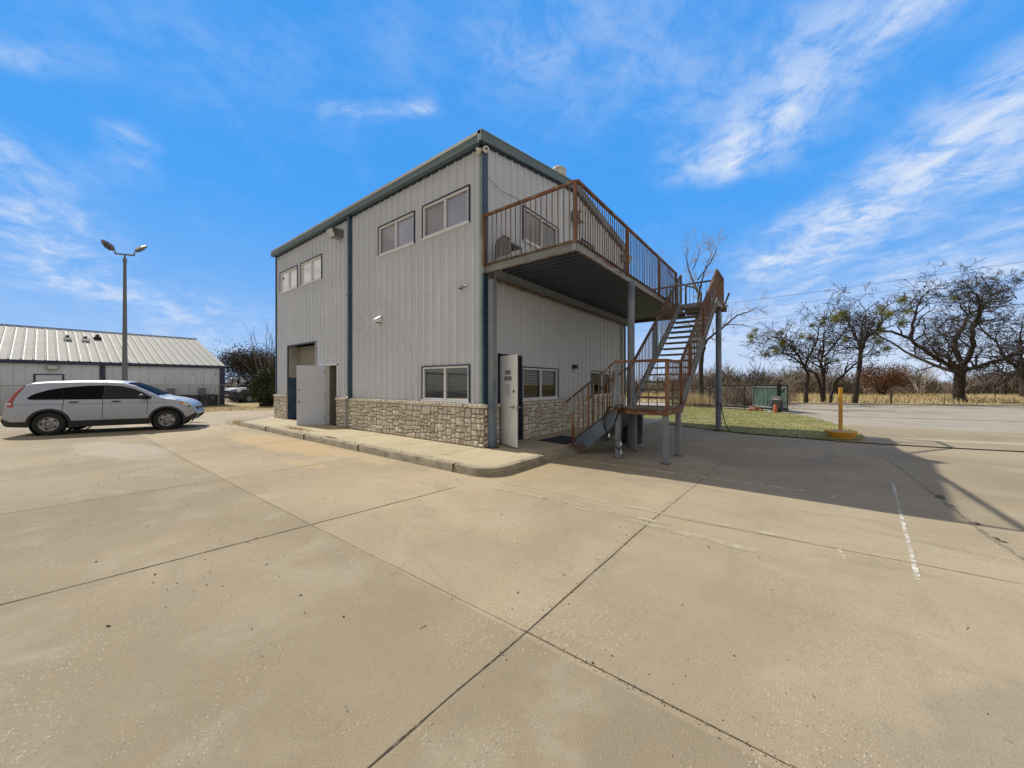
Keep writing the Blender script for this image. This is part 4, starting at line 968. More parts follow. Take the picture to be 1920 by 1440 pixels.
b.tube(spline([(2.60, 1.36, .42), (2.72, 1.36, .40), (2.80, 1.36, .46), (2.72, 1.4, .55), (2.6, 1.5, .5)]), .006, 6)
b.tube(spline([(2.68, 1.36, .26), (2.76, 1.35, .22), (2.80, 1.35, .12), (2.84, 1.35, .2)]), .011, 6)
hb = b.build('hanging_hose', at=(2.7, 1.36, 1.1)); tag(hb, 'black hoses coiled and tied on the front leg of the low landing', 'hose')
for p_ in ((2.545, 1.33, .50), (2.80, 1.35, .34), (2.81, 1.35, .16)):
    b = MB().mat('white_plastic'); b.bbox(p_[0]-.02, p_[0]+.02, p_[1]-.015, p_[1]+.015, p_[2]-.04, p_[2]+.04, .006); b.build('plug', hb)
b = MB().mat('door_mat'); b.add([(.43, 1.62, .158), (1.38, 1.5, .158), (1.32, 2.68, .158), (.5, 2.82, .158), (.43, 1.62, .15), (1.38, 1.5, .15), (1.32, 2.68, .15), (.5, 2.82, .15)], [(0, 1, 2, 3), (4, 5, 1, 0), (5, 6, 2, 1), (6, 7, 3, 2), (7, 4, 0, 3)])
tag(b.build('door_mat', at=(.9, 2.1, .15)), 'dark navy door mat on the sidewalk at the foot of the stairs', 'mat')
b = MB().mat('black_rubber'); b.tube(spline([(3.80, 8.0, .95), (3.86, 7.95, .55), (3.98, 7.85, .2), (4.15, 7.75, .03), (4.6, 7.7, .015), (5.6, 7.62, .012), (7.1, 7.47, .012), (8.7, 7.72, .012), (10.1, 8.05, .012), (14, 9.0, .012), (22, 11, .012)], 12), .016, 6)
tag(b.build('ground_cable', at=(3.8, 8, .9)), 'long black hose from the far column lying across the driveway', 'hose')

# yellow post in a bowl base
t_ = thing('bollard', 'yellow square post standing in a round yellow wheel base on the lawn tip', 'bollard', (6.88, 8.22, 0))
c_ = (6.88, 8.22, 0)
b = MB().mat('yellow_paint'); b.lathe(c_, [(.27, .0), (.29, .05), (.28, .08), (.33, .11), (.345, .15), (.37, .19), (.385, .235), (.37, .24), (.34, .21), (.2, .205), (0, .205)], 28); b.build('base', t_, smooth=False)
b = MB().mat('sidewalk'); b.ball((6.86, 8.2, .20), .26, 16, (1, 1, .25)); b.build('ballast', t_, smooth=True)
b = MB().mat('yellow_paint'); b.bbox(6.835, 6.925, 8.175, 8.265, .2, 1.52, .012); b.build('post', t_)

# ================================================================== CARS
def car(name, label, loc, rz, paint, scale=1.0, group=None, boxy=0.0, detail=True):
    """SUV in its own frame: +X forward, rear axle at x=0, ground z=0"""
    t = thing(name, label, 'car', loc, group, rz); OFF[t.name] = (0, 0, 0)
    t.scale = (scale,)*3
    WB = 2.62; RW = .345; RA = .405
    if boxy:
        TOP = [(-.97, .62), (-.94, .72), (-.91, .85), (-.88, 1.08), (-.80, 1.35), (-.68, 1.66), (-.4, 1.74), (.5, 1.80), (1.2, 1.80), (1.55, 1.74), (1.95, 1.48), (2.3, 1.22), (2.5, 1.18), (3.1, 1.15), (3.4, 1.10), (3.5, .98), (3.54, .80), (3.57, .62)]
    else:
        TOP = [(-.97, .60), (-.945, .68), (-.92, .73), (-.90, .80), (-.885, .98), (-.84, 1.10), (-.74, 1.27), (-.55, 1.53), (-.42, 1.60), (-.1, 1.635), (.5, 1.66), (1.1, 1.665), (1.5, 1.635), (1.8, 1.53), (2.1, 1.36), (2.42, 1.15), (2.55, 1.105), (2.9, 1.055), (3.2, .97), (3.38, .87), (3.47, .76), (3.53, .66), (3.57, .57)]
    BOT = [(-.97, .47), (-.93, .36), (-.85, .30), (-.45, .27), (.5, .235), (2.2, .235), (3.1, .25), (3.35, .30), (3.5, .38), (3.57, .48)]
    KF = 1.0 if boxy else .77
    fc = lambda q_: q_ if q_ < WB else WB+(q_-WB)*KF
    TOP = [(fc(a_), c_) for a_, c_ in TOP]; BOT = [(fc(a_), c_) for a_, c_ in BOT]; XF = fc(3.57)
    tx, tz = zip(*TOP); bx, bz = zip(*BOT)
    ztop = lambda s_: float(np.interp(s_, tx, tz)); zb0 = lambda s_: float(np.interp(s_, bx, bz))
    def zbot(s_):
        z = zb0(s_)
        for c in (0, WB):
            if abs(s_-c) < RA: z = max(z, .345+math.sqrt(RA*RA-(s_-c)**2))
        return z
    def W(s_):
        w = .895
        if s_ < -.45: w -= .15*((-.45-s_)/.52)**2.4
        if s_ > 2.75: w -= .24*((s_-2.75)/(XF-2.75))**2.2
        return w
    belt = 1.06 if not boxy else 1.14
    def Y(s_, z):
        w = W(s_)
        if z < .62: y = w-.030*((.62-z)/.38)**1.6
        elif z < .80: y = w
        elif z < belt: y = w-.045*((z-.80)/(belt-.80))**1.4
        else: y = w-.045-(z-belt)*(.36-.12*boxy)
        for c in (0, WB):                                    # flared wheel arches
            r = math.hypot(s_-c, z-.345)
            if r < .58: y += .014*max(0, (.58-r)/.18)
        return y
    def zs(s_):
        zt = ztop(s_)
        return max(zbot(s_)+.02, zt-(.10 if zt > 1.3 else .07 if zt > 1.0 else .05))
    st_ = sorted(set([round(v, 4) for v in np.linspace(-.97, XF, 100)]+[c+RA*math.cos(a) for c in (0, WB) for a in np.linspace(0, math.pi, 26)]+[c+sg*(RA+.0005) for c in (0, WB) for sg in (-1, 1)]+list(tx)))
    rows = []; NS, NT_ = 12, 9
    for s_ in st_:
        z0, z1, zt = zbot(s_), zs(s_), ztop(s_); row = []
        for i in range(NS): z = z0+(z1-z0)*i/(NS-1); row.append((Y(s_, z), z))
        y1 = Y(s_, z1)
        for i in range(1, NT_+1):
            a = math.pi/2*i/NT_; row.append((y1*max(0, math.cos(a))**.62, z1+(zt-z1)*math.sin(a)**.75))
        rows.append(row)
    m = NS+NT_
    b = MB().mat(paint)
    for sg in (-1, 1):
        vs = [(s_, sg*y, z) for s_, row in zip(st_, rows) for y, z in row]
        fs = []
        for i in range(len(st_)-1):
            for k in range(m-1):
                q = (i*m+k, i*m+k+1, (i+1)*m+k+1, (i+1)*m+k); fs.append(q if sg > 0 else q[::-1])
        b.add(vs, fs)
    for i in (0, len(st_)-1):                                 # end caps
        s_ = st_[i]; row = rows[i]; vs = [(s_, y, z) for y, z in row]+[(s_, -y, z) for y, z in row[::-1]]; b.add(vs, [tuple(range(len(vs)))])
    o = b.build('body', t); fixn(o); smooth_angle(o, 28)
    # dark floor and wheel wells
    b = MB().mat('car_black'); b.box(.42, 2.2, -.84, .84, .24, .62); b.box(-.85, .42, -.62, .62, .30, .85); b.box(2.2, fc(3.45)-.05, -.60, .60, .28, .72)
    b.box(-.55, 3.2, -.80, .80, .75, .80)
    b.build('underbody', t)
    def sidestrip(name, mt, S, zl, zu, sg, off=.006, rows_=5, smooth=True, parent=t):
        b = MB().mat(mt); vs = []
        for s_ in S:
            a_, c_ = zl(s_), zu(s_)
            for k in range(rows_): z = a_+(c_-a_)*k/(rows_-1); vs.append((s_, sg*(Y(s_, z)+off), z))
        n_ = len(S); fs = [(i*rows_+k, i*rows_+k+1, (i+1)*rows_+k+1, (i+1)*rows_+k) for i in range(n_-1) for k in range(rows_-1)]
        b.add(vs, fs if sg > 0 else [f[::-1] for f in fs]); return b.build(name, parent, smooth)
    if boxy:
        wu = lambda s_: float(np.interp(s_, (-.55, -.45, .3, 1.2, 1.6, 2.1), (1.50, 1.60, 1.64, 1.64, 1.56, 1.24))); wl = lambda s_: 1.20
    else:
        wu = lambda s_: float(np.interp(s_, (-.42, -.38, -.30, -.05, .25, .7, 1.15, 1.5, 1.75, 2.0, 2.2), (1.125, 1.19, 1.245, 1.355, 1.42, 1.475, 1.49, 1.46, 1.39, 1.27, 1.12)))
        wl = lambda s_: float(np.interp(s_, (-.42, -.36, .3, 2.2), (1.11, 1.085, 1.08, 1.062)))
    for sg in (-1, 1):
        for a_, c_, mt in ((-.42, .24, 'car_glass'), (.25, 1.10, 'car_glass'), (1.13, 2.2, 'car_glass_clear' if detail else 'car_glass')):
            sidestrip('side_window', mt, np.linspace(a_, c_, 14), wl, wu, sg)
        sidestrip('window_seal', 'car_black', np.linspace(-.44, 2.23, 40), lambda s_: wl(s_)-.015, lambda s_: wu(s_)+.012, sg, .002)
        # black cladding: sills, bumper feet, arch lips
        sidestrip('sill_cladding', 'car_black', np.linspace(RA+.03, WB-RA-.03, 20), lambda s_: .225, lambda s_: .42, sg, .012)
        sidestrip('bumper_cladding', 'car_black', np.linspace(-.965, -RA-.01, 12), lambda s_: zb0(s_)-.005, lambda s_: .43+.10*max(0, (-.75-s_)/.2), sg, .010)
        sidestrip('bumper_cladding', 'car_black', np.linspace(WB+RA+.01, XF-.002, 12), lambda s_: zb0(s_)-.005, lambda s_: float(np.interp(s_, (3.0, fc(3.3), XF), (.40, .42, .56))), sg, .010)
        for c in (0, WB):
            b = MB().mat('car_black'); vs = []; N = 28
            for i in range(N+1):
                a = math.pi*(-.06+1.12*i/N)
                for r, o in ((RA-.035, -.05), (RA-.008, .014), (RA+.032, .018), (RA+.055, .004)):
                    s_ = c+r*math.cos(a); z = .345+r*math.sin(a); vs.append((s_, sg*(Y(s_, max(z, .26))+o), max(z, .24)))
            b.add(vs, [(i*4+k, i*4+k+1, (i+1)*4+k+1, (i+1)*4+k) for i in range(N) for k in range(3)]); fixn(b.build('arch_trim', t, True))
            b = MB().mat('car_black'); b.lathe((c, sg*.58, .345), [(RA+.01, 0), (RA+.01, sg*.27)], 30, 'y'); b.box(c-.4, c+.4, sg*.5-.01, sg*.5+.01, .2, .8); b.build('wheel_well', t)
            # wheel
            y = sg*.80; f = sg
            b = MB().mat('tyre'); b.lathe((c, y, RW), [(.205, -f*.10), (.30, -f*.108), (.335, -f*.09), (RW, -f*.06), (RW, f*.05), (.335, f*.082), (.30, f*.098), (.225, f*.096), (.212, f*.082)], 40, 'y'); w_ = b.build('wheel', t, True); w_.name = 'wheel'
            b = MB().mat('rim_silver'); b.lathe((c, y, RW), [(.214, f*.090), (.212, f*.098), (.200, f*.092), (.190, f*.070), (.175, f*.062), (.12, f*.076), (.085, f*.080), (.075, f*.060), (0, f*.060)], 40, 'y')
            b.mat('car_black')
            for k in range(5):
                a = math.pi/2+k*2*math.pi/5+.3; cx_, cz_ = c+.150*math.cos(a), RW+.150*math.sin(a); vs = []
                for q_ in range(14):
                    u = 2*math.pi*q_/14; du, dr = .040*math.cos(u), .024*math.sin(u)
                    vs.append((cx_+dr*math.cos(a)-du*math.sin(a), y+f*.0795+f*.002, cz_+dr*math.sin(a)+du*math.cos(a)))
                b.add(vs, [tuple(range(14))])
            b.lathe((c, y, RW), [(.072, f*.0605), (.085, f*.0825), (.090, f*.0800)], 24, 'y')
            b.mat('chrome_dark'); b.lathe((c, y, RW), [(.050, f*.061), (.046, f*.080), (.0, f*.083)], 20, 'y'); b.build('rim', w_)
        if detail:
            for s_, z0, z1 in ((.265, .62, 1.075), (1.115, .44, 1.08), (2.14, .52, 1.06)):
                pts = [(s_+(.02 if s_ < 1 else 0)*math.sin((z-z0)*3), sg*(Y(s_, z)+.003), z) for z in np.linspace(z0, z1, 12)]
                b = MB().mat('car_black'); b.tube(pts, .006, 4); b.build('door_seam', t)
            b = MB().mat('car_black'); b.tube([(s_, sg*(Y(s_, .93)+.002), .93+.0*s_) for s_ in np.linspace(-.75, 2.6, 30)], .0032, 4); b.build('side_crease', t)
            for s_ in (.50, 1.42):
                b = MB().mat('car_black'); b.ball((s_, sg*(Y(s_, .985)+.006), .985), .115, 14, (1, .16, .20)); b.build('door_handle', t, True)
            b = MB().mat('car_black'); b.ball((2.04, sg*1.0, 1.135), .12, 14, (.75, .95, .68)); b.bar((2.06, sg*.86, 1.08), (2.05, sg*.95, 1.10), .06, .04); b.build('mirror', t, True)
        # rear lamp: tall blade up the tailgate edge
        b = MB().mat('tail_red'); vs = []
        Zs = np.linspace(.86, 1.50, 18) if not boxy else np.linspace(1.0, 1.4, 10)
        for z in Zs:
            sr = float(np.interp(z, [q for q in tz[:9]], [q for q in tx[:9]])); wd = float(np.interp(z, (.86, 1.05, 1.5), (.20, .15, .05)))
            for k in range(4): s_ = sr+.012+wd*k/3; vs.append((s_, sg*(Y(s_, z)+.006-.03*(k == 0)), z))
        n_ = len(Zs); fs = [(i*4+k, i*4+k+1, (i+1)*4+k+1, (i+1)*4+k) for i in range(n_-1) for k in range(3)]; b.add(vs, fs); fixn(b.build('tail_light', t, True))
        if detail:
            b = MB().mat('lamp_clear'); b.add([(s_, sg*(Y(s_, z)+.009), z) for s_, z in ((-.87, .93), (-.74, .93), (-.74, .99), (-.86, .99))], [(0, 1, 2, 3)]); b.build('reversing_light', t)
        hl = [(3.02, .93, .955), (3.10, .86, .945), (3.2, .815, .925), (3.3, .79, .885), (3.38, .775, .845), (3.44, .76, .80)] if not boxy else [(3.2, .98, 1.04), (3.3, .90, 1.04), (3.4, .88, 1.03), (3.47, .87, .99)]
        hl = [(fc(a_), c_, e_) for a_, c_, e_ in hl]; S = [q[0] for q in hl]
        sidestrip('headlight', 'lamp_clear', np.linspace(S[0]+(.10 if not boxy else 0), S[-1], 10), lambda s_: float(np.interp(s_, S, [q[1] for q in hl])), lambda s_: float(np.interp(s_, S, [q[2] for q in hl])), sg, .008)
        if not boxy: sidestrip('indicator', 'lamp_amber', np.linspace(S[0], S[0]+.10, 6), lambda s_: float(np.interp(s_, S, [q[1] for q in hl])), lambda s_: float(np.interp(s_, S, [q[2] for q in hl])), sg, .008)
    # screens front and rear
    def topstrip(name, mt, s0, s1, wf, off=.006):
        b = MB().mat(mt); vs = []; S = np.linspace(s0, s1, 8)
        for s_ in S:
            y1 = Y(s_, zs(s_)); zt, z1 = ztop(s_), zs(s_)
            for k in range(-6, 7):
                f_ = k/6*wf; c = min(1, abs(f_))**(1/.62); a = math.acos(min(1, c)); vs.append((s_, y1*f_, z1+(zt-z1)*math.sin(a)**.75+off))
        b.add(vs, [(i*13+k, i*13+k+1, (i+1)*13+k+1, (i+1)*13+k) for i in range(7) for k in range(12)]); fixn(b.build(name, t, True))
    topstrip('windscreen', 'car_glass', 1.62, 2.38, .90); topstrip('rear_window', 'car_glass', -.84, -.58, .82)
    if boxy or not detail:
        b = MB().mat('car_black'); b.box(3.50, 3.585, -.62, .62, .62, .92 if boxy else .7); b.build('grille', t)
        b = MB().mat('chrome_dark'); b.box(3.585, 3.595, -.55, .55, .76, .79); b.build('grille_bar', t)
    else:
        b = MB().mat('car_black'); b.box(fc(3.44), fc(3.545), -.45, .45, .66, .76); b.build('grille', t)
        b = MB().mat('car_black'); b.tube([(2.45, -.3, 1.16), (2.30, -.5, 1.23)], .012, 5); b.build('wiper', t)
        b = MB().mat('black_rubber'); b.tube([(1.1, .45, 1.66), (.95, .45, 1.78)], .006, 5); b.build('aerial', t)
        b = MB().mat('rust_dark'); b.tube([(-.8, .3, .27), (-.2, .3, .29)], .035, 8); b.build('exhaust', t)
        b = MB().mat('car_black'); b.ball((-.80, 0, 1.21), .03, 8); b.build('wiper', t)
    return t
ang = math.atan2(2.63, 1.02)
fx, fy = math.cos(ang), math.sin(ang); px_, py_ = -fy, fx          # left of the car
sc_ = 1.06
rear_contact = Vector((-12.89, -6.23)); org = rear_contact+Vector((px_, py_))*(.86*sc_)
car('parked_car', 'silver compact SUV parked side on at the left with tinted rear windows', (org.x, org.y, 0), ang, 'paint_silver', sc_)
car('parked_car', 'dark grey SUV parked beyond the fence nearest to the leafy bush', (-32.3, 7.1, 0), R_(-86), 'paint_dark', 1.02, 'cars parked beyond the building', 1.0, False)
car('parked_car', 'white SUV with black grille parked between two dark cars beyond the bush', (-35.2, 7.6, 0), R_(-86), 'paint_white', 1.08, 'cars parked beyond the building', 1.0, False)
car('parked_car', 'dark car with pale roof parked furthest left against the white barn corner', (-39.4, 8.6, 0), R_(-85), 'paint_dark', 1.1, 'cars parked beyond the building', 1.0, False)

# ================================================================== LEFT: BARN, FENCE, LAMP POLE
BX0 = -28.3; BY1 = 1.95; BY0 = -34.0; EZ = 2.98; RZ = 5.62; HWD = 8.35
barn = thing('metal_barn', 'long low pale metal building with white ribbed roof and navy trim', 'building', (BX0-HWD, -16, 0))
b = MB().mat('siding')
y = BY0
rib = []
while y < BY1-.3: rib += [(y, 0), (y+.36, 0), (y+.37, -.02), (y+.40, -.02), (y+.41, 0)]; y += .41
rib.append((BY1, 0)); vs = [(BX0+o, yy, z) for yy, o in rib for z in (0, 2.80)]
b.add(vs, [(2*i, 2*i+2, 2*i+3, 2*i+1) for i in range(len(rib)-1)])
b.add([(BX0, BY1, 0), (BX0-2*HWD, BY1, 0), (BX0-2*HWD, BY1, 2.8), (BX0-HWD, BY1, RZ-.15), (BX0, BY1, 2.8)], [(0, 1, 2, 3, 4)])
b.add([(BX0, BY0, 0), (BX0-2*HWD, BY0, 0), (BX0-2*HWD, BY0, 2.8), (BX0-HWD, BY0, RZ-.15), (BX0, BY0, 2.8)], [(4, 3, 2, 1, 0)])
b.add([(BX0-2*HWD, BY0, 0), (BX0-2*HWD, BY1, 0), (BX0-2*HWD, BY1, 2.8), (BX0-2*HWD, BY0, 2.8)], [(3, 2, 1, 0)])
b.build('wall', barn)
b = MB().mat('roof_white')
for sg in (1, -1):
    ex, rx = BX0-HWD+sg*(HWD+.12), BX0-HWD
    b.add([(ex, BY0-.1, EZ), (ex, BY1+.12, EZ), (rx, BY1+.12, RZ), (rx, BY0-.1, RZ)], [(0, 1, 2, 3) if sg > 0 else (3, 2, 1, 0)])
    y = BY0
    while y < BY1+.1:
        b.mat('rib_shade'); b.add([(ex, y+.05, EZ+.004), (ex, y+.10, EZ+.004), (rx, y+.10, RZ+.004), (rx, y+.05, RZ+.004)], [(0, 1, 2, 3)]); b.mat('roof_white')  # dark strip beside each rib, painting in the rib's shaded side
        b.add([(ex, y-.045, EZ+.002), (ex, y-.02, EZ+.055), (ex, y+.02, EZ+.055), (ex, y+.045, EZ+.002), (rx, y-.045, RZ+.002), (rx, y-.02, RZ+.055), (rx, y+.02, RZ+.055), (rx, y+.045, RZ+.002)], [(0, 4, 5, 1), (1, 5, 6, 2), (2, 6, 7, 3), (0, 1, 2, 3)]); y += .42
b.bar((BX0-HWD, BY0-.1, RZ+.05), (BX0-HWD, BY1+.12, RZ+.05), .35, .03)
b.build('roof', barn)
b = MB().mat('navy'); b.box(BX0+.02, BX0+.14, BY0-.1, BY1+.12, EZ-.20, EZ-.01); b.box(BX0+.004, BX0+.06, BY1-.20, BY1+.10, 0, EZ-.2); b.box(BX0+.024, BX0+.07, -4.22, -3.98, 0, EZ-.2); b.build('trim', barn)
b = MB().mat('white_door'); b.box(BX0+.025, BX0+.05, -6.62, -5.68, .1, 2.14); b.mat('navy'); b.box(BX0+.025, BX0+.06, -6.70, -5.60, 2.14, 2.20); b.box(BX0+.025, BX0+.06, -6.70, -6.62, .1, 2.14); b.box(BX0+.025, BX0+.06, -5.68, -5.60, .1, 2.14); b.build('door', barn)
b = MB().mat('chrome_dark'); b.bbox(BX0+.02, BX0+.2, -6.25, -5.82, 2.46, 2.70); b.mat('lamp_glass'); b.box(BX0+.2, BX0+.21, -6.20, -5.87, 2.50, 2.66); b.build('lamp', barn)
for yy, xx, zz in ((-5.35, BX0-5.4, 4.72), (-4.55, BX0-5.4, 4.72), (-3.95, BX0-6.2, 4.97)):
    b = MB().mat('white_plastic' if yy < -4 else 'black_rubber'); b.bbox(xx-.05, xx+.55, yy-.18, yy+.18, zz-.12, zz+.06); b.mat('black_rubber'); b.lathe((xx+.1, yy, zz), [(.09, 0), (.09, .24), (.0, .25)], 12); b.build('roof_flue', barn)
for yy in (-.95, .72, -2.5):
    b = MB().mat('grey_box'); b.bbox(BX0+.03, BX0+.16, yy-.2, yy+.2, .75, 1.32) if yy > -2 else b.bbox(BX0+.03, BX0+.1, yy-.1, yy+.1, .75, 1.2)
    b.bar((BX0+.08, yy, .0), (BX0+.08, yy, .8), .06, .06); b.build('meter_box', barn)
for i, (yy, w_, lab) in enumerate(((-2.05, .62, 'dark slatted air conditioner half hidden behind the car bonnet'), (-.35, .62, 'dark slatted air conditioner in the middle by the barn wall'), (1.0, .60, 'dark slatted air conditioner nearest the barn corner'))):
    t = thing('air_conditioner', lab, 'air conditioner', (BX0+.75, yy, 0), 'air conditioners by the barn wall')
    b = MB().mat('ac_dark'); b.bbox(BX0+.45, BX0+1.1, yy-w_, yy+w_, .08, .84, .03)
    for k in range(11): b.box(BX0+1.1, BX0+1.115, yy-w_+.05+k*.11, yy-w_+.09+k*.11, .14, .78)
    b.build('casing', t)
    b = MB().mat('black_metal'); b.lathe((BX0+.78, yy, .84), [(.28, 0), (.28, .03), (.0, .04)], 18); b.build('fan_guard', t)
    b = MB().mat('white_plastic'); b.box(BX0+1.116, BX0+1.12, yy+.05, yy+.13, .60, .66); b.build('badge', t)

def chain_fence(name, label, a, c, h, post_gap, wire=.10, post_r=.028, mt='galv', rail_mt='galv', wr=.0016):
    a = Vector((*a, 0)); c = Vector((*c, 0)); L = (c-a).length; t_ = (c-a)/L; Z = Vector((0, 0, 1))
    f = thing(name, label, 'fence', tuple((a+c)/2)); OFF[f.name] = tuple((a+c)/2)
    n_ = max(1, round(L/post_gap))
    for i in range(n_+1):
        b = MB().mat(mt); p_ = a+t_*(L*i/n_); b.lathe(p_, [(post_r, 0), (post_r, h+.04), (0, h+.06)], 8); b.build('post', f)
    b = MB().mat(rail_mt); b.tube([a+Z*h, c+Z*h], .021, 6); b.build('top_rail', f)
    b = MB().mat('wire'); m_ = int((L+h)/wire)
    for k in range(m_):
        for sg in (1, -1):
            s0 = k*wire-h
            u0, u1 = max(0, s0), min(L, s0+h)
            if u1 <= u0: continue
            z0, z1 = u0-s0, u1-s0
            if sg < 0: z0, z1 = h-z0, h-z1
            p0, p1 = a+t_*u0+Z*(.03+z0*(h-.04)/h), a+t_*u1+Z*(.03+z1*(h-.04)/h)
            n3 = t_.cross(Z)*wr; w3 = Z*wr*1.3
            b.add([p0-w3, p0+w3, p1+w3, p1-w3], [(0, 1, 2, 3)])
    b.build('mesh', f); return f
chain_fence('chain_link_fence', 'galvanised chain link fence in front of the long white roofed barn', (-26.5, -30), (-26.5, 4.4), 1.55, 3.0, .085)

LP = Vector((-23.37, -3.6, 0))
lamp = thing('lamp_post', 'tall grey lamp post with two floodlights on a crossarm', 'street lamp', tuple(LP))
b = MB().mat('pole_grey'); b.lathe(LP, [(.125, 0), (.11, 2.2), (.065, 8.35)], 16); b.lathe(LP, [(.085, 8.35), (.085, 8.5), (.04, 8.6), (.04, 8.72)], 12); b.lathe(LP, [(.22, 0), (.22, .05), (.17, .3)], 16); b.build('pole', lamp, True)
Rt = Vector((math.cos(HEAD), math.sin(HEAD), 0)); Fw = Vector((-math.sin(HEAD), math.cos(HEAD), 0))
arm = Vector((.50, .87, 0)).normalized()
A0 = LP+Vector((0, 0, 8.76))-arm*.40; A1 = LP+Vector((0, 0, 8.76))+arm*.40
b = MB().mat('pole_grey'); b.bar(A0, A1, .07, .07); b.build('crossarm', lamp)
for P0, dr, lab in ((A0, -1, 'larger looking lamp head tilted up'), (A1, 1, '')):
    up = Vector((0, 0, 1)); dd = (arm*dr*.80+up*.60).normalized(); sdv = arm.cross(up).normalized(); nn_ = sdv.cross(dd).normalized(); rl = Matrix.Rotation(R_(38), 3, dd); sdv = rl@sdv; nn_ = rl@nn_
    b = MB().mat('pole_grey'); b.bar(P0, P0+up*.16, .06, .06); cc = P0+up*.2+dd*.34
    hv = []
    for k, (u, w_, h_) in enumerate(((-.30, .10, .05), (-.16, .18, .095), (.10, .18, .095), (.32, .13, .045))):
        hv += [cc+dd*u+sdv*w_+nn_*h_, cc+dd*u-sdv*w_+nn_*h_, cc+dd*u-sdv*w_-nn_*h_*.6, cc+dd*u+sdv*w_-nn_*h_*.6]
    b.add(hv, [(i*4+k, i*4+(k+1) % 4, (i+1)*4+(k+1) % 4, (i+1)*4+k) for i in range(3) for k in range(4)]+[(3, 2, 1, 0), (12, 13, 14, 15)])
    hd = b.build('lamp_head', lamp); fixn(hd)
    b = MB().mat('dark_lens'); sgn = -1 if nn_.z > 0 else 1; b.obox(cc-dd*.02+nn_*sgn*(.07 if sgn < 0 else .115), dd*.14, sdv*.16, nn_*.005); b.build('lens', hd)

# ================================================================== RIGHT: SLIDING GATE, OPERATOR, FIELD FENCE
ga, gb = Vector((5.55, 19.05, 0)), Vector((-1.2, 21.7, 0)); gt = (gb-ga).normalized(); gn = Vector((gt.y, -gt.x, 0)); Z = Vector((0, 0, 1))
if gn.y > 0: gn = -gn
gate = thing('sliding_gate', 'long black framed chain link sliding gate parked along the lawn edge', 'gate', tuple((ga+gb)/2)); L = (gb-ga).length
b = MB().mat('black_metal'); b.bar(ga+Z*1.52, gb+Z*1.52, .06, .075); b.bar(ga+Z*.20, gb+Z*.20, .06, .10); b.bar(ga+Z*.08, gb+Z*.08, .05, .05); b.build('frame', gate)
for s_ in (0.04, 2.3, 4.45, L-.05):
    b = MB().mat('black_metal'); p_ = ga+gt*s_; b.bar(p_+Z*.1, p_+Z*1.52, .05 if s_ > .1 else .09, .05); b.build('upright', gate)
b = MB().mat('black_metal'); p_ = ga+gt*.45+gn*.10; b.bar(p_, p_+Z*1.66, .13, .12); b.bar(p_-gn*.22, p_-gn*.22+Z*1.62, .10, .10); b.build('guide_post', gate)
b = MB().mat('wire')
for k in range(int((L+1.3)/.09)):
    for sg in (1, -1):
        s0 = k*.09-1.3; u0, u1 = max(0, s0), min(L, s0+1.3)
        if u1 <= u0: continue
        z0, z1 = u0-s0, u1-s0
        if sg < 0: z0, z1 = 1.3-z0, 1.3-z1
        p0, p1 = ga+gt*u0+Z*(.21+z0), ga+gt*u1+Z*(.21+z1); b.add([p0-Z*.0016, p0+Z*.0016, p1+Z*.0016, p1-Z*.0016], [(0, 1, 2, 3)])
b.build('mesh', gate)
# green screened gate leaf behind it
g0, g1 = Vector((5.45, 19.55, 0)), Vector((3.6, 23.2, 0)); g2 = Vector((1.6, 25.8, 0)); tt = (g1-g0).normalized()
leaf = thing('screened_gate', 'gate leaf covered in green wind screen with a diagonal brace', 'gate', tuple((g0+g1)/2)); L2 = (g1-g0).length
b = MB().mat('galv')
for a_, c_ in ((g0+Z*1.42, g1+Z*1.42), (g0+Z*.18, g1+Z*.18), (g0+Z*.15, g0+Z*1.45), (g1+Z*.15, g1+Z*1.45), (g0+tt*L2*.55+Z*.18, g0+tt*L2*.55+Z*1.42)): b.tube([a_, c_], .026, 6)
b.tube([g0+tt*.2+Z*1.42, g0+tt*L2*.52+Z*.2], .024, 6); b.mat('black_metal'); b.tube([g0+tt*.35+Z*1.3, g0+tt*L2*.60+Z*.2], .02, 6); b.build('frame', leaf)
b = MB().mat('green_screen'); nv = 24; sn = Vector((tt.y, -tt.x, 0))
for qa, qb in ((g0, g1),):
    vs = []
    for i in range(nv+1):
        for k in range(5): vs.append(qa+(qb-qa)*i/nv-Vector((tt.y, -tt.x, 0))*(-.05-.02*math.sin(i*2.1+k))+Z*(.20+1.18*k/4))
    b.add(vs, [(i*5+k, i*5+k+1, (i+1)*5+k+1, (i+1)*5+k) for i in range(nv) for k in range(4)])
b.build('screen', leaf)
op = ga+gt*.35+gn*.42
t = thing('gate_operator', 'dark gate motor cabinet with a pale badge at the end of the gate', 'gate motor', tuple(op))
def obx(b, c, w, dpt, z0, z1): b.obox(Vector((c.x, c.y, (z0+z1)/2)), gt*w/2, gn*dpt/2, Z*(z1-z0)/2)
b = MB().mat('ac_dark'); obx(b, op, .40, .34, .12, .78); b.mat('grey_box'); obx(b, op, .43, .37, .72, .90); obx(b, op, .38, .33, .90, .93); b.build('cabinet', t)
b = MB().mat('white_plastic'); obx(b, op+gn*.186, .16, .004, .76, .79); b.build('badge', t)
pp = op+gn*.30-gt*.02
b = MB().mat('orange_pipe'); b.lathe(pp, [(.105, 0), (.10, .12), (.085, .40), (.06, .47), (0, .48)], 14); tag(b.build('guard_post', at=tuple(pp)), 'stubby rust orange guard post in front of the gate motor', 'bollard')
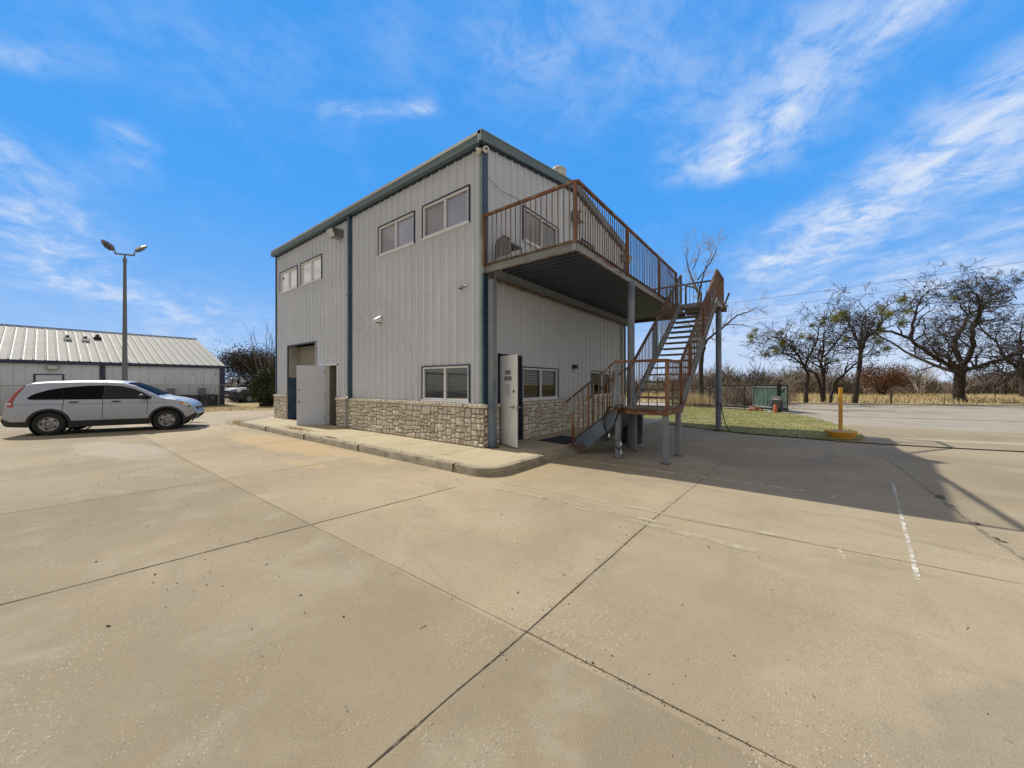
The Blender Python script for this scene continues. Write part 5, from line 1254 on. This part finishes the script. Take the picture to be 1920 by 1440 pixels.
for i, (dx, dy, r, lab) in enumerate(((1.6, .35, .24, 'large reddish landscaping rock at the lawn edge by the gate'), (1.25, .30, .14, 'small reddish rock between the large rock and the gate motor'))):
    p_ = ga+gt*dx+gn*dy; b = MB().mat('red_rock'); b.ball(p_+Z*r*.5, r, 9, (1.3, .9, .8)); o = b.build('rock', at=tuple(p_))
    for v in o.data.vertices: v.co += Vector((rnd.uniform(-1, 1), rnd.uniform(-1, 1), rnd.uniform(-1, 1)))*r*.13
    tag(o, lab, 'rock', 'red rocks by the gate')
for i in range(7):
    p_ = ga+gt*rnd.uniform(.6, 1.4)+gn*rnd.uniform(.25, .5)
    if i == 0: b = MB().mat('white_frame')
    b.ball(p_+Z*.05, rnd.uniform(.03, .05), 6)
kind(b.build('white_gravel'), 'stuff', 'few white stones under the gate')

# wire fence along the far side of the road
fposts = [((7.9, 33.6), .022, 1.05), ((9.6, 34.4), .022, 1.1), ((12.08, 35.9), .060, 1.15), ((15.45, 38.3), .022, 1.05), ((18.9, 41.6), .022, 1.05), ((22.6, 43.6), .05, 1.15), ((26.5, 45.6), .022, 1.1), ((4.8, 32.2), .022, 1.05), ((1.2, 30.4), .05, 1.1), ((-3, 28.4), .022, 1.1)]
fposts.sort(key=lambda q_: q_[0][0])
wf = thing('wire_fence', 'low wire fence with thin steel posts along the far side of the road', 'fence', (12, 36, 0)); prev = None
for (x, y), r, h in fposts:
    b = MB().mat('black_metal' if r > .03 else 'rust_dark'); b.lathe((x, y, -.05), [(r, 0), (r, h+.05), (0, h+.06)], 6); b.build('post', wf)
for zz in (.45, .75, .98):
    b = MB().mat('wire'); b.tube([(x, y, zz) for (x, y), r, h in fposts], .004, 3, cap=False); b.build('strand', wf)
# overhead lines
def cable(a, c, sag, r, lab):
    a = Vector(a); c = Vector(c); b = MB().mat('wire'); b.tube([a+(c-a)*k/30-Vector((0, 0, sag*4*(k/30)*(1-k/30))) for k in range(31)], r, 4, cap=False)
    tag(b.build('power_line', at=tuple((a+c)/2)), lab, 'power line', 'overhead power lines')
def at(u, v, d): return cam.location+d*(Fw+(u-960)/680*Rt+(719-v)/680*Z)
cable(at(1180, 590, 52), at(2150, 455, 30), .35, .015, 'uppermost overhead power line crossing above the oaks')
cable(at(1180, 603, 52), at(2150, 478, 30), .35, .009, 'thinner second power line just below the uppermost one')
cable(at(1180, 622, 60), at(1560, 582, 46), .15, .014, 'lower power line ending in the crown of the left oaks')
cable(at(1180, 632, 60), at(1560, 592, 46), .15, .008, 'lowest thin power line left of the oaks')
# white tank behind the cars
tk = at(447, 716, 44)
t = thing('storage_tank', 'white round ended storage tank behind the parked cars', 'tank', (tk.x, tk.y, 0))
b = MB().mat('tank_white'); b.lathe((tk.x, tk.y-.7, 1.75), [(.0, -.35), (.35, -.28), (.55, -.1), (.62, .1), (.62, 2.2), (.5, 2.45), (0, 2.6)], 20, 'y'); b.build('tank', t, True)
for dy in (-.3, 1.1): b = MB().mat('galv'); b.box(tk.x-.5, tk.x+.5, tk.y+dy-.1, tk.y+dy+.1, 0, 1.3); b.build('leg', t)

# ================================================================== TREES
class Tree:
    def __init__(s, seed): s.r = random.Random(seed); s.b = {}; s.ends = []
    def mb(s, k): return s.b.setdefault(k, MB())
    def limb(s, pts, r0, r1, mt, key='crown', n=7):
        s.mb(key).mat(mt).tube(pts, [r0+(r1-r0)*i/(len(pts)-1) for i in range(len(pts))], n, cap=False)
    def grow(s, p, d, L, r, depth, o):
        """gnarled branch: wanders, tapers, throws side shoots"""
        R = s.r; seg = max(3, int(3+2*o['wig'])) if depth > 1 else 3
        pts = [Vector(p)]; d = Vector(d).normalized(); q = Vector(p)
        for i in range(seg):
            j = Vector((R.gauss(0, 1), R.gauss(0, 1), R.gauss(0, .8)))*o['gnarl']
            d = (d+j+Vector((0, 0, o['lift']))).normalized(); q = q+d*L/seg; pts.append(q.copy())
        re = max(o['rmin'], r*.62); n = 6 if r > .06 else (4 if r > .02 else 3)
        s.limb(pts, r, re, o['mt'], 'crown', n); s.ends.append((pts[-1].copy(), d.copy(), depth))
        if depth <= 0: return
        k = o['kids'][min(depth, len(o['kids'])-1)]
        for i in range(k):
            f = R.uniform(.3, 1.0) if i > 1 else 1.0; idx = f*(seg); i0 = min(seg-1, int(idx)); base = pts[i0].lerp(pts[i0+1], idx-i0)
            ax = d.cross(Vector((R.gauss(0, 1), R.gauss(0, 1), R.gauss(0, 1)))).normalized()
            an = R.uniform(*o['fork'])*(1 if i else .6); nd = d.copy(); nd.rotate(Matrix.Rotation(an, 3, ax))
            nd.z *= o.get('flat', 1); nd = nd.normalized() if nd.length > 1e-6 else d
            s.grow(base, nd, L*R.uniform(*o['len']), max(o['rmin'], (r+re)/2*R.uniform(.45, .72)), depth-1, o)
def finish_tree(T, name, label, base, group=None, cat='tree', mist=0, mist_r=.5, seed=0):
    t = thing(name, label, cat, tuple(base), group)
    for k in ('trunk', 'crown'):
        if k in T.b: T.b[k].build(k, t, smooth=True)
    if mist:
        R = random.Random(seed+5); e = [q for q in T.ends if q[2] in (0, 1, 2) and q[0].z > 3.2]
        R.shuffle(e); 
        for p_, d_, _ in e[:mist]:
            r_ = mist_r*R.uniform(.45, 1.15); b = MB().mat('mistletoe_leaves')
            for _ in range(int(700*r_*r_*4)):
                v = Vector((R.gauss(0, 1), R.gauss(0, 1), R.gauss(0, .9))).normalized()*r_*R.random()**.45*R.uniform(.8, 1.1); a_ = Vector((R.gauss(0, 1), R.gauss(0, 1), R.gauss(0, 1))).normalized()*.065; c_ = v.cross(a_).normalized()*.03
                q = p_+v; b.add([q-a_, q+c_, q+a_], [(0, 1, 2)])
            b.build('mistletoe', t)
    return t
oak_o = dict(wig=1.4, gnarl=.36, lift=.03, rmin=.014, mt='oak_bark', kids=(0, 3, 2, 3, 3, 3), fork=(.45, 1.2), len=(.55, .85), flat=.75)
def polyl(T, pts, r0, r1, mt, key, n=8, jit=.06):
    P = spline(pts, 4); P = [q+Vector((T.r.uniform(-1, 1), T.r.uniform(-1, 1), T.r.uniform(-1, 1)))*jit for q in P]
    T.limb(P, r0, r1, mt, key, n); return P
def shoots(T, P, r0, r1, o, every, L, depth, dens=1.0, start=2):
    n_ = len(P)
    for i in range(start, n_, every):
        f = i/(n_-1); r = r0+(r1-r0)*f; d = (P[min(i+1, n_-1)]-P[i-1]).normalized()
        for _ in range(2 if T.r.random() < .5*dens else 1):
            ax = d.cross(Vector((T.r.gauss(0, 1), T.r.gauss(0, 1), T.r.gauss(0, 1)))).normalized(); nd = d.copy(); nd.rotate(Matrix.Rotation(T.r.uniform(.5, 1.3), 3, ax)); nd.z += .15
            T.grow(P[i], nd, L*T.r.uniform(.6, 1.1)*(1-.35*f), min(r*.62, .075), depth, o)
    T.grow(P[-1], (P[-1]-P[-2]), L*.9, r1, depth, o)
# the big live-form oak at the right: limbs laid out in metres from its foot (along the view's right, up), each with its own depth
def frame_tree(foot):
    foot = Vector((foot[0], foot[1], -.05))
    return lambda a, h, dpt=0: foot+Rt*a+Fw*dpt+Z*(h+.05)
big = frame_tree((17.2, 43.2)) if False else None
foot = cam.location+33.5*(Fw+(1799-960)/680*Rt); F1 = frame_tree(foot); k_ = 33.5/680
def M_(u, v, dp=0): return F1((u-1799)*k_*(1+dp/33.5)+dp*(1799-960)/680*0, 1.65+(719-v)*k_*(1+dp/33.5), dp)
T = Tree(21)
P = polyl(T, [F1(0, 0), F1(-.05, .8), F1(.0, 2.0), F1(.15, 3.0), F1(.2, 3.5)], .40, .34, 'oak_bark', 'trunk', 14, .03)
T.limb([F1(0, 0), F1(0, .35)], .52, .41, 'oak_bark', 'trunk', 14)
limbs = [([(1795, 702, 0), (1775, 690, -.8), (1745, 680, -1.5), (1722, 668, -2), (1700, 667, -2.6), (1675, 664, -3), (1657, 652, -3.2)], .30, .07),
         ([(1797, 700, 0), (1786, 678, .8), (1760, 655, 1.2), (1742, 636, 1.5), (1715, 622, 1.8), (1690, 618, 2.5), (1672, 606, 3)], .34, .07),
         ([(1742, 636, 1.5), (1741, 610, 1.2), (1730, 588, .5), (1723, 570, 0), (1735, 552, 0)], .20, .06),
         ([(1802, 690, 0), (1808, 660, -.5), (1800, 640, -.9), (1793, 616, -1.2), (1797, 594, -1.4), (1788, 566, -1.8), (1778, 554, -2), (1758, 546, -2.2)], .34, .07),
         ([(1797, 594, -1.4), (1812, 580, -1), (1828, 560, -.5), (1843, 545, 0)], .16, .05),
         ([(1806, 690, 0), (1815, 655, 1), (1832, 632, 1.6), (1858, 612, 2.2), (1884, 592, 3), (1915, 582, 3.6), (1935, 570, 4)], .34, .08),
         ([(1804, 696, 0), (1822, 682, -1), (1845, 670, -1.8), (1857, 652, -2.4), (1856, 640, -2.6)], .26, .09),
         ([(1800, 698, 0), (1806, 680, -2), (1822, 655, -4), (1840, 640, -6)], .24, .07), ([(1800, 698, 0), (1790, 676, 2.5), (1776, 640, 5), (1760, 610, 7)], .26, .07),
         ([(1884, 592, 3), (1870, 575, 3), (1866, 560, 3)], .13, .05)]
for pl_, r0, r1 in [(a_, b_*.66, c_*.55) for a_, b_, c_ in limbs]:
    P = polyl(T, [M_(*q) for q in pl_], r0, r1, 'oak_bark', 'crown', 8, .07); shoots(T, P, r0, r1, oak_o, 3, 1.9, 4)
finish_tree(T, 'oak_tree', 'largest bare oak with thick dark trunk and wide gnarled limbs', foot*1.0-Vector((0, 0, 1.65)), 'bare trees beyond the road', mist=3, mist_r=.3)
def oak(u, v, dist, trunk, limb_list, r_tr, seed, label, mist, mist_r, depth=3, L=1.35, o=None, mt='oak_bark', name='oak_tree', jit=.05, top=3.0):
    foot = cam.location+dist*(Fw+(u-960)/680*Rt); Fq = frame_tree(foot); kk = dist/680
    Mq = lambda uu, vv, dp=0: Fq((uu-u)*kk, 1.65+(719-vv)*kk, dp)
    T = Tree(seed); o = o or oak_o; rf = math.cos(math.atan((u-960)/680))*(1 if o is oak_o else .8)
    for tr, ra, rb in trunk: polyl(T, [Mq(*q) if q[1] < v-2 else Fq((q[0]-u)*kk, 0, q[2] if len(q) > 2 else 0) for q in tr], ra*rf, rb*rf, mt, 'trunk', 10, .02)
    for pl_, r0, r1 in [(a_, b_*rf, max(.02, c_*rf*.8)) for a_, b_, c_ in limb_list]: P = polyl(T, [Mq(*q) for q in pl_], r0, r1, mt, 'crown', 7, jit); shoots(T, P, r0, r1, o, 2 if o is oak_o else 3, L, depth)
    return finish_tree(T, name, label, foot-Vector((0, 0, 1.65)), 'bare trees beyond the road', mist=mist, mist_r=mist_r, seed=seed)
oak(1604, 756, 30.3, [([(1603, 758), (1604, 745), (1607, 715), (1611, 690), (1613, 668)], .26, .20)],
    [([(1613, 668, 0), (1612, 650, 0), (1611, 625, .4), (1608, 600, .8), (1600, 585, 1)], .17, .04), ([(1613, 672, 0), (1628, 655, .5), (1643, 640, 1), (1660, 620, 1.6), (1678, 604, 2), (1695, 595, 2)], .15, .04),
     ([(1612, 668, 0), (1598, 640, -.8), (1590, 615, -1.2), (1588, 595, -1.6)], .12, .04), ([(1611, 650, 0), (1622, 620, -1), (1630, 598, -1.5), (1650, 585, -2)], .12, .04), ([(1607, 690, 0), (1597, 678, -.6), (1590, 668, -1)], .07, .03), ([(1612, 640, 0), (1600, 620, 1.5), (1585, 600, 2.5)], .1, .03)],
    .26, 31, 'slim bare oak with bright yellow green mistletoe behind the yellow post', 11, .50)
oak(1547, 753.5, 32.2, [([(1542, 755), (1540, 735), (1534, 712), (1530, 700)], .20, .14), ([(1549, 755, .3), (1549, 730, .3), (1549, 705, .3)], .26, .2), ([(1553, 755, -.2), (1558, 730, -.2), (1568, 710, -.3)], .17, .12)],
    [([(1530, 700, 0), (1515, 690, .3), (1500, 672, .6), (1482, 660, .9), (1465, 650, 1), (1450, 648, 1)], .13, .04), ([(1549, 705, .3), (1543, 680, .2), (1545, 660, 0), (1538, 640, -.3), (1532, 615, -.8)], .16, .04),
     ([(1549, 706, .3), (1553, 690, .5), (1549, 672, .8), (1555, 655, 1), (1570, 640, 1.4), (1580, 625, 1.8)], .14, .04), ([(1568, 710, -.3), (1580, 690, -.8), (1594, 672, -1.2), (1600, 655, -1.8)], .12, .04),
     ([(1553, 700, .3), (1565, 688, 1), (1585, 678, 1.6), (1603, 662, 2)], .11, .035), ([(1545, 670, 0), (1560, 630, -1), (1565, 605, -1.5)], .10, .03), ([(1538, 690, 0), (1522, 655, 1.5), (1520, 630, 2.5)], .10, .03)],
    .3, 37, 'three stemmed bare oak left of the slim one hung with mistletoe', 9, .42)
oak(1511, 756.5, 30.0, [([(1511, 758), (1511, 740), (1513, 718), (1514, 700), (1509, 688)], .22, .15)],
    [([(1509, 688, 0), (1498, 668, 0), (1488, 650, .3), (1478, 636, .6), (1462, 630, 1), (1450, 640, 1)], .12, .035), ([(1509, 688, 0), (1512, 660, -.5), (1516, 640, -.8), (1514, 620, -1.2), (1520, 600, -1.5)], .11, .035),
     ([(1514, 700, 0), (1524, 688, 0), (1532, 670, .6)], .09, .03), ([(1498, 668, 0), (1475, 660, -.8), (1455, 652, -1.4), (1440, 655, -1.8)], .08, .03)],
    .22, 41, 'short bare oak at the left end of the row with low olive mistletoe', 9, .42)
oak(1925, 748, 38.7, [([(1925, 750), (1922, 735), (1922, 715), (1916, 700)], .75, .55)],
    [([(1916, 702, 0), (1895, 690, -1), (1875, 682, -1.6), (1850, 676, -2)], .32, .1), ([(1918, 700, 0), (1912, 682, .5), (1902, 665, .8), (1893, 640, 1), (1890, 620, 1)], .30, .07), ([(1922, 700, 0), (1940, 675, 1), (1950, 640, 1.5), (1965, 600, 2)], .32, .07),
     ([(1922, 700, 0), (1950, 690, -1), (1985, 670, -2), (2020, 655, -2.5)], .3, .08), ([(1893, 640, 1), (1878, 615, 1.5), (1880, 590, 2), (1895, 560, 2), (1905, 540, 2)], .16, .05), ([(1918, 690, 0), (1925, 650, -1.5), (1918, 610, -2.5), (1905, 580, -3)], .24, .06), ([(1905, 560, 0), (1910, 545, .5), (1905, 530, .8)], .08, .03)],
    .7, 43, 'massive bare oak cut off by the right edge of the picture', 2, .3, depth=4, L=1.6)
# tall pale pecan behind the staircase
pec_o = dict(wig=.6, gnarl=.13, lift=.03, rmin=.0045, mt='pale_bark', kids=(0, 3, 3, 3, 3), fork=(.30, .85), len=(.50, .80))
oak(1316, 756, 26.5, [([(1316, 757), (1315, 740), (1314, 700), (1315, 672), (1320, 650)], .26, .20)],
    [([(1320, 650, 0), (1312, 620, 0), (1306, 600, 0), (1312, 575, .2), (1312, 555, .2), (1308, 535, .3), (1299, 510, .4), (1293, 485, .4), (1292, 462, .3)], .17, .035),
     ([(1318, 655, 0), (1326, 638, 0), (1340, 624, -.3), (1353, 612, -.5), (1372, 595, -.7), (1392, 588, -.8), (1405, 580, -.8)], .14, .03), ([(1312, 560, .2), (1322, 525, .5), (1334, 495, .8), (1345, 470, .8)], .10, .025),
     ([(1310, 540, .3), (1290, 525, 1), (1275, 505, 1.5), (1268, 485, 1.6)], .08, .02), ([(1308, 525, 0), (1318, 500, -1), (1322, 480, -1.5)], .07, .02), ([(1353, 612, -.5), (1375, 612, -.8), (1392, 618, -1)], .05, .02), ([(1312, 580, 0), (1298, 560, -1.2), (1282, 545, -2)], .08, .02), ([(1300, 505, 0), (1315, 478, .5), (1318, 462, .5)], .05, .02)],
    .26, 51, 'tall pale barked bare tree rising behind the staircase top', 0, 0, depth=3, L=.72, o=pec_o, name='pecan_tree', jit=.03)

# ---------------- brush and woodland behind the field
def tri_mesh(name, V, mt):
    n = len(V)//3; me = bpy.data.meshes.new(name); me.vertices.add(n*3); me.vertices.foreach_set('co', np.asarray(V, dtype=np.float32).reshape(-1))
    me.loops.add(n*3); me.loops.foreach_set('vertex_index', np.arange(n*3, dtype=np.int32)); me.polygons.add(n); me.polygons.foreach_set('loop_start', np.arange(0, n*3, 3, dtype=np.int32))
    me.materials.append(MATS[mt]); me.update(); me.validate(); o = bpy.data.objects.new(name, me); COL.objects.link(o); return o
def bush_strokes(R, cx, cy, rad, h, n, w, z0=-.05, up=.9):
    """fans of thin tapering twigs filling a dome"""
    a = R.uniform(0, 6.283, n); rr = rad*np.sqrt(R.uniform(0, 1, n)); bx, by = cx+np.cos(a)*rr*.8, cy+np.sin(a)*rr*.8
    top = h*(1-.55*(rr/rad)**2)*R.uniform(.8, 1.08, n); z = z0+top*R.uniform(0, .92, n)
    L = h*R.uniform(.10, .34, n); dx, dy, dz = R.normal(0, .55, n)+np.cos(a)*.3, R.normal(0, .55, n)+np.sin(a)*.3, np.abs(R.normal(up, .4, n)); q = np.sqrt(dx*dx+dy*dy+dz*dz); dx, dy, dz = dx/q*L, dy/q*L, dz/q*L
    wa = R.uniform(0, 6.283, n); wx, wy = np.cos(wa)*w, np.sin(wa)*w
    P0 = np.stack([bx-wx, by-wy, z], 1); P1 = np.stack([bx+wx, by+wy, z], 1); P2 = np.stack([bx+dx, by+dy, z+dz], 1)
    return np.stack([P0, P1, P2], 1).reshape(-1, 3)
R = np.random.RandomState(11)
allv = []; lv = []
def fpt(u, d): u, d = float(u), float(d); p_ = cam.location+d*(Fw+(u-960)/680*Rt); return p_.x, p_.y
for k in range(250):
    u = R.uniform(1080, 2300); d_ = R.uniform(52, 74); x, y = fpt(u, d_); hh = (1.8+2.9*(.5+.5*math.sin(u*.021+2*math.sin(u*.009))))*R.uniform(.75, 1.2)*(1.3 if R.rand() < .12 else 1)
    allv.append(bush_strokes(R, x, y, R.uniform(1.8, 3.6), hh, 420, .045))
    allv.append(bush_strokes(R, x, y, R.uniform(2.2, 3.6), hh*.55, 240, .10))
for k in range(60):
    u = R.uniform(1120, 2300); d_ = R.uniform(74, 84); x, y = fpt(u, d_); allv.append(bush_strokes(R, x, y, 3.4, R.uniform(2.8, 5.6), 420, .045))
tri = tri_mesh('woodland', np.concatenate(allv), 'brush_twigs'); kind(tri, 'stuff', 'grey brown leafless brush and woodland beyond the field')
dk = []
for k in range(46):
    u = R.choice([1400, 1540, 1690, 1850, 1960, 2080])+R.uniform(-45, 45); x, y = fpt(u, R.uniform(50, 66)); dk.append(bush_strokes(R, x, y, R.uniform(1.6, 3.0), R.uniform(2.6, 4.9), 480, .05))
kind(tri_mesh('thicket', np.concatenate(dk), 'dark_twigs'), 'stuff', 'darker leafless thickets standing in the brush beyond the field')
for k in range(26):
    u = R.choice([1440, 1500, 1640, 1560, 1900, 1990, 1300])+R.uniform(-30, 30); d_ = R.uniform(54, 62); x, y = fpt(u, d_); lv.append(bush_strokes(R, x, y, 1.6, R.uniform(2.0, 3.0), 420, .07, up=.2))
kind(tri_mesh('brush_leaves', np.concatenate(lv), 'rust_leaves'), 'stuff', 'dead rust brown leaves clinging in the brush')
# individually recognisable ones: rust leaved oak and a pale bare tree, shrubs behind the gate
def leafy(name, label, x, y, rad, h, n, leaf, w, trunk_mt, seed, cat='tree', zc=.6, group=None, sticks=8):
    R_2 = np.random.RandomState(seed); t = thing(name, label, cat, (x, y, 0), group); T = Tree(seed)
    for i in range(sticks):
        a = i*2.4; T.grow(Vector((x+.1*math.cos(a), y+.1*math.sin(a), 0)), Vector((math.cos(a)*.5, math.sin(a)*.5, 1)), h*.45, .03+.012*h, 2, dict(wig=.8, gnarl=.2, lift=.03, rmin=.008, mt=trunk_mt, kids=(0, 3, 3), fork=(.3, .9), len=(.5, .8)))
    T.b['crown'].build('trunk', t, True)
    if n:
        nc = max(8, int(n/90)); cs = []
        for _ in range(nc):
            v = R_2.normal(0, 1, 3); v /= np.linalg.norm(v); v *= R_2.uniform(.25, .95)**.6; cs.append((x+v[0]*rad*.85, y+v[1]*rad*.85, h*zc+v[2]*h*(1-zc)*.95))
        cs = np.array(cs); idx = R_2.randint(0, nc, n); cr = R_2.uniform(.16, .34, nc)*rad
        c = cs[idx]+R_2.normal(0, .55, (n, 3))*cr[idx][:, None]; c[:, 2] = np.maximum(c[:, 2], .08)
        a = R_2.normal(0, 1, (n, 3)); a /= np.linalg.norm(a, axis=1)[:, None]; b_ = np.cross(a, R_2.normal(0, 1, (n, 3))); b_ /= np.linalg.norm(b_, axis=1)[:, None]
        V = np.stack([c-a*w, c+b_*w*.55, c+a*w, c-a*w, c+a*w, c-b_*w*.55], 1).reshape(-1, 3)-np.array([x, y, 0])
        o = tri_mesh('crown', V, leaf); o.parent = t
    return t
x, y = fpt(1655, 46); leafy('oak_tree', 'low oak still holding rust brown leaves between the slim oak and the largest oak', x, y, 3.0, 4.3, 9000, 'rust_leaves', .075, 'oak_bark', 61, group='bare trees beyond the road')
T = Tree(63); x, y = fpt(1726, 47)
for i in range(7): a = i*.9; T.grow(Vector((x, y, -.05)), Vector((math.cos(a)*.45, math.sin(a)*.45, 1)), 1.9, .07, 3, dict(wig=.4, gnarl=.09, lift=.04, rmin=.012, mt='pale_bark', kids=(0, 3, 3, 3), fork=(.2, .55), len=(.55, .8)))
finish_tree(T, 'small_tree', 'small pale many stemmed bare tree in front of the brush left of the largest oak', (x, y, 0), 'bare trees beyond the road')
for i, (u, d_, h, lab) in enumerate(((1405, 27, 3.0, 'dark twiggy bare shrub in the middle behind the sliding gate'), (1440, 30, 3.4, 'grey bare shrub behind the right part of the sliding gate'), (1340, 29, 2.6, 'tangled bare shrub beside the pale tree trunk'), (1375, 34, 3.6, 'tallest bare shrub behind the far column'))):
    x, y = fpt(u, d_); T = Tree(70+i)
    for k in range(9): a = k*2.4; T.grow(Vector((x+.25*math.cos(a), y+.25*math.sin(a), -.05)), Vector((math.cos(a)*.8, math.sin(a)*.8, 1)), h*.42, .04, 3, dict(wig=.8, gnarl=.22, lift=.02, rmin=.007, mt='oak_bark' if i != 1 else 'grey_twig', kids=(0, 3, 3, 3), fork=(.3, 1.0), len=(.5, .85)))
    finish_tree(T, 'bare_shrub', lab, (x, y, 0), 'bare shrubs behind the gate', 'shrub')
lv = []; R = np.random.RandomState(5)
for k in range(30):
    u = R.uniform(1270, 1480); d_ = R.uniform(27, 44); x, y = fpt(u, d_); lv.append(bush_strokes(R, x, y, 1.2, R.uniform(.8, 2.2), 420, .022))
kind(tri_mesh('undergrowth', np.concatenate(lv), 'brush_twigs'), 'stuff', 'tangled dry undergrowth behind the gate')
x, y = fpt(1302, 26); pts = [(x+rs.gauss(0, .5), y+rs.gauss(0, .5)) for _ in range(1500)]
blades('tall_dry_grass', pts, .4, 1.1, .03, 'dry_blades', .7, 0, 12, 'clump of tall straw coloured grass at the foot of the pale tree')
sg_ = fpt(1361, 27.5); b = MB().mat('sidewalk'); b.obox((sg_[0], sg_[1], .98), Rt*.42, Fw*.02, Z*.45); b.mat('galv'); b.tube([(sg_[0], sg_[1]+.05, -.02), (sg_[0], sg_[1]+.05, 1.4)], .03, 6)
tag(b.build('sign_board', at=(sg_[0], sg_[1], 0)), 'pale blank board standing among the brush behind the sliding gate', 'board')

ORD = 'first second third fourth fifth sixth seventh eighth ninth tenth eleventh twelfth thirteenth fourteenth'.split()
for i in range(14):
    x, y = fpt(1300+i*62+rs.uniform(-16, 16), rs.uniform(48, 60)); T = Tree(130+i); h = rs.uniform(3.2, 5.6)
    for k in range(3): a = k*2.1; T.grow(Vector((x, y, -.05)), Vector((math.cos(a)*.3, math.sin(a)*.3, 1)), h*.42, .07, 3, dict(wig=.8, gnarl=.18, lift=.03, rmin=.013, mt='grey_twig' if i % 3 else 'oak_bark', kids=(0, 3, 3, 3), fork=(.3, .9), len=(.55, .8)))
    finish_tree(T, 'bare_tree', ORD[i]+' small leafless tree from the left in the brush across the field', (x, y, 0), 'small bare trees in the far brush')
# left side: holly bush by the building corner and the brown-leaved oak behind
x, y = fpt(506, 26.0); leafy('holly_bush', 'dense glossy dark green bush at the left corner of the office', x, y, 1.25, 2.75, 13000, 'holly_leaves', .085, 'oak_bark', 81, 'bush', .50, sticks=6)
x, y = fpt(535, 27.5); leafy('holly_bush', 'dark green bush mostly hidden behind the left end of the office', x, y, 1.6, 3.2, 9000, 'holly_leaves', .085, 'oak_bark', 82, 'bush', .52, sticks=5)
x, y = fpt(478, 38); leafy('oak_tree', 'spreading oak with brown leaves behind the cars and the holly bush', x, y, 3.7, 5.0, 15000, 'brown_leaves', .08, 'oak_bark', 83, zc=.74, sticks=9)
x, y = fpt(432, 42); T = Tree(85)
for k in range(7): a = k*2.4; T.grow(Vector((x, y, 0)), Vector((math.cos(a)*.7-.3, math.sin(a)*.7, 1)), 2.3, .10, 4, dict(wig=1, gnarl=.28, lift=.0, rmin=.012, mt='oak_bark', kids=(0, 3, 3, 3, 3), fork=(.4, 1.1), len=(.5, .8)))
finish_tree(T, 'oak_tree', 'dark bare spreading tree above the cars beside the barn corner', (x, y, 0))
x, y = fpt(500, 34); T = Tree(86)
for k in range(5): a = k*1.9; T.grow(Vector((x, y, 0)), Vector((math.cos(a)*.22, math.sin(a)*.22, 1)), 3.6, .05, 2, dict(wig=.4, gnarl=.06, lift=.02, rmin=.010, mt='grey_twig', kids=(0, 3, 3), fork=(.15, .5), len=(.5, .7)))
finish_tree(T, 'sapling', 'thin bare stems sticking up above the holly bush', (x, y, 0))
for i, (u, d_, h, lab) in enumerate(((262, 24.5, 3.0, 'thin bare sapling in front of the barn just right of the lamp post'), (386, 25.6, 2.6, 'thin bare sapling with a few tan leaves near the barn corner'), (300, 24.6, 2.2, 'leaning bare twig sapling behind the windscreen of the silver car'))):
    x, y = fpt(u, d_); T = Tree(90+i)
    for k in range(4): a = k*1.7+i; T.grow(Vector((x, y, 0)), Vector((math.cos(a)*.35, math.sin(a)*.35, 1)), h*.5, .016, 2, dict(wig=.4, gnarl=.08, lift=.02, rmin=.005, mt='grey_twig', kids=(0, 2, 2), fork=(.2, .6), len=(.5, .8)))
    finish_tree(T, 'sapling', lab, (x, y, 0))
# distant brush behind the left lot
R = np.random.RandomState(15); lv = []
for k in range(50):
    u = R.uniform(-200, 700); d_ = R.uniform(62, 80); x, y = fpt(u, d_); lv.append(bush_strokes(R, x, y, 3.2, R.uniform(3, 4.8), 380, .06))
kind(tri_mesh('woodland', np.concatenate(lv), 'brush_twigs'), 'stuff', 'grey leafless brush far behind the parked cars')
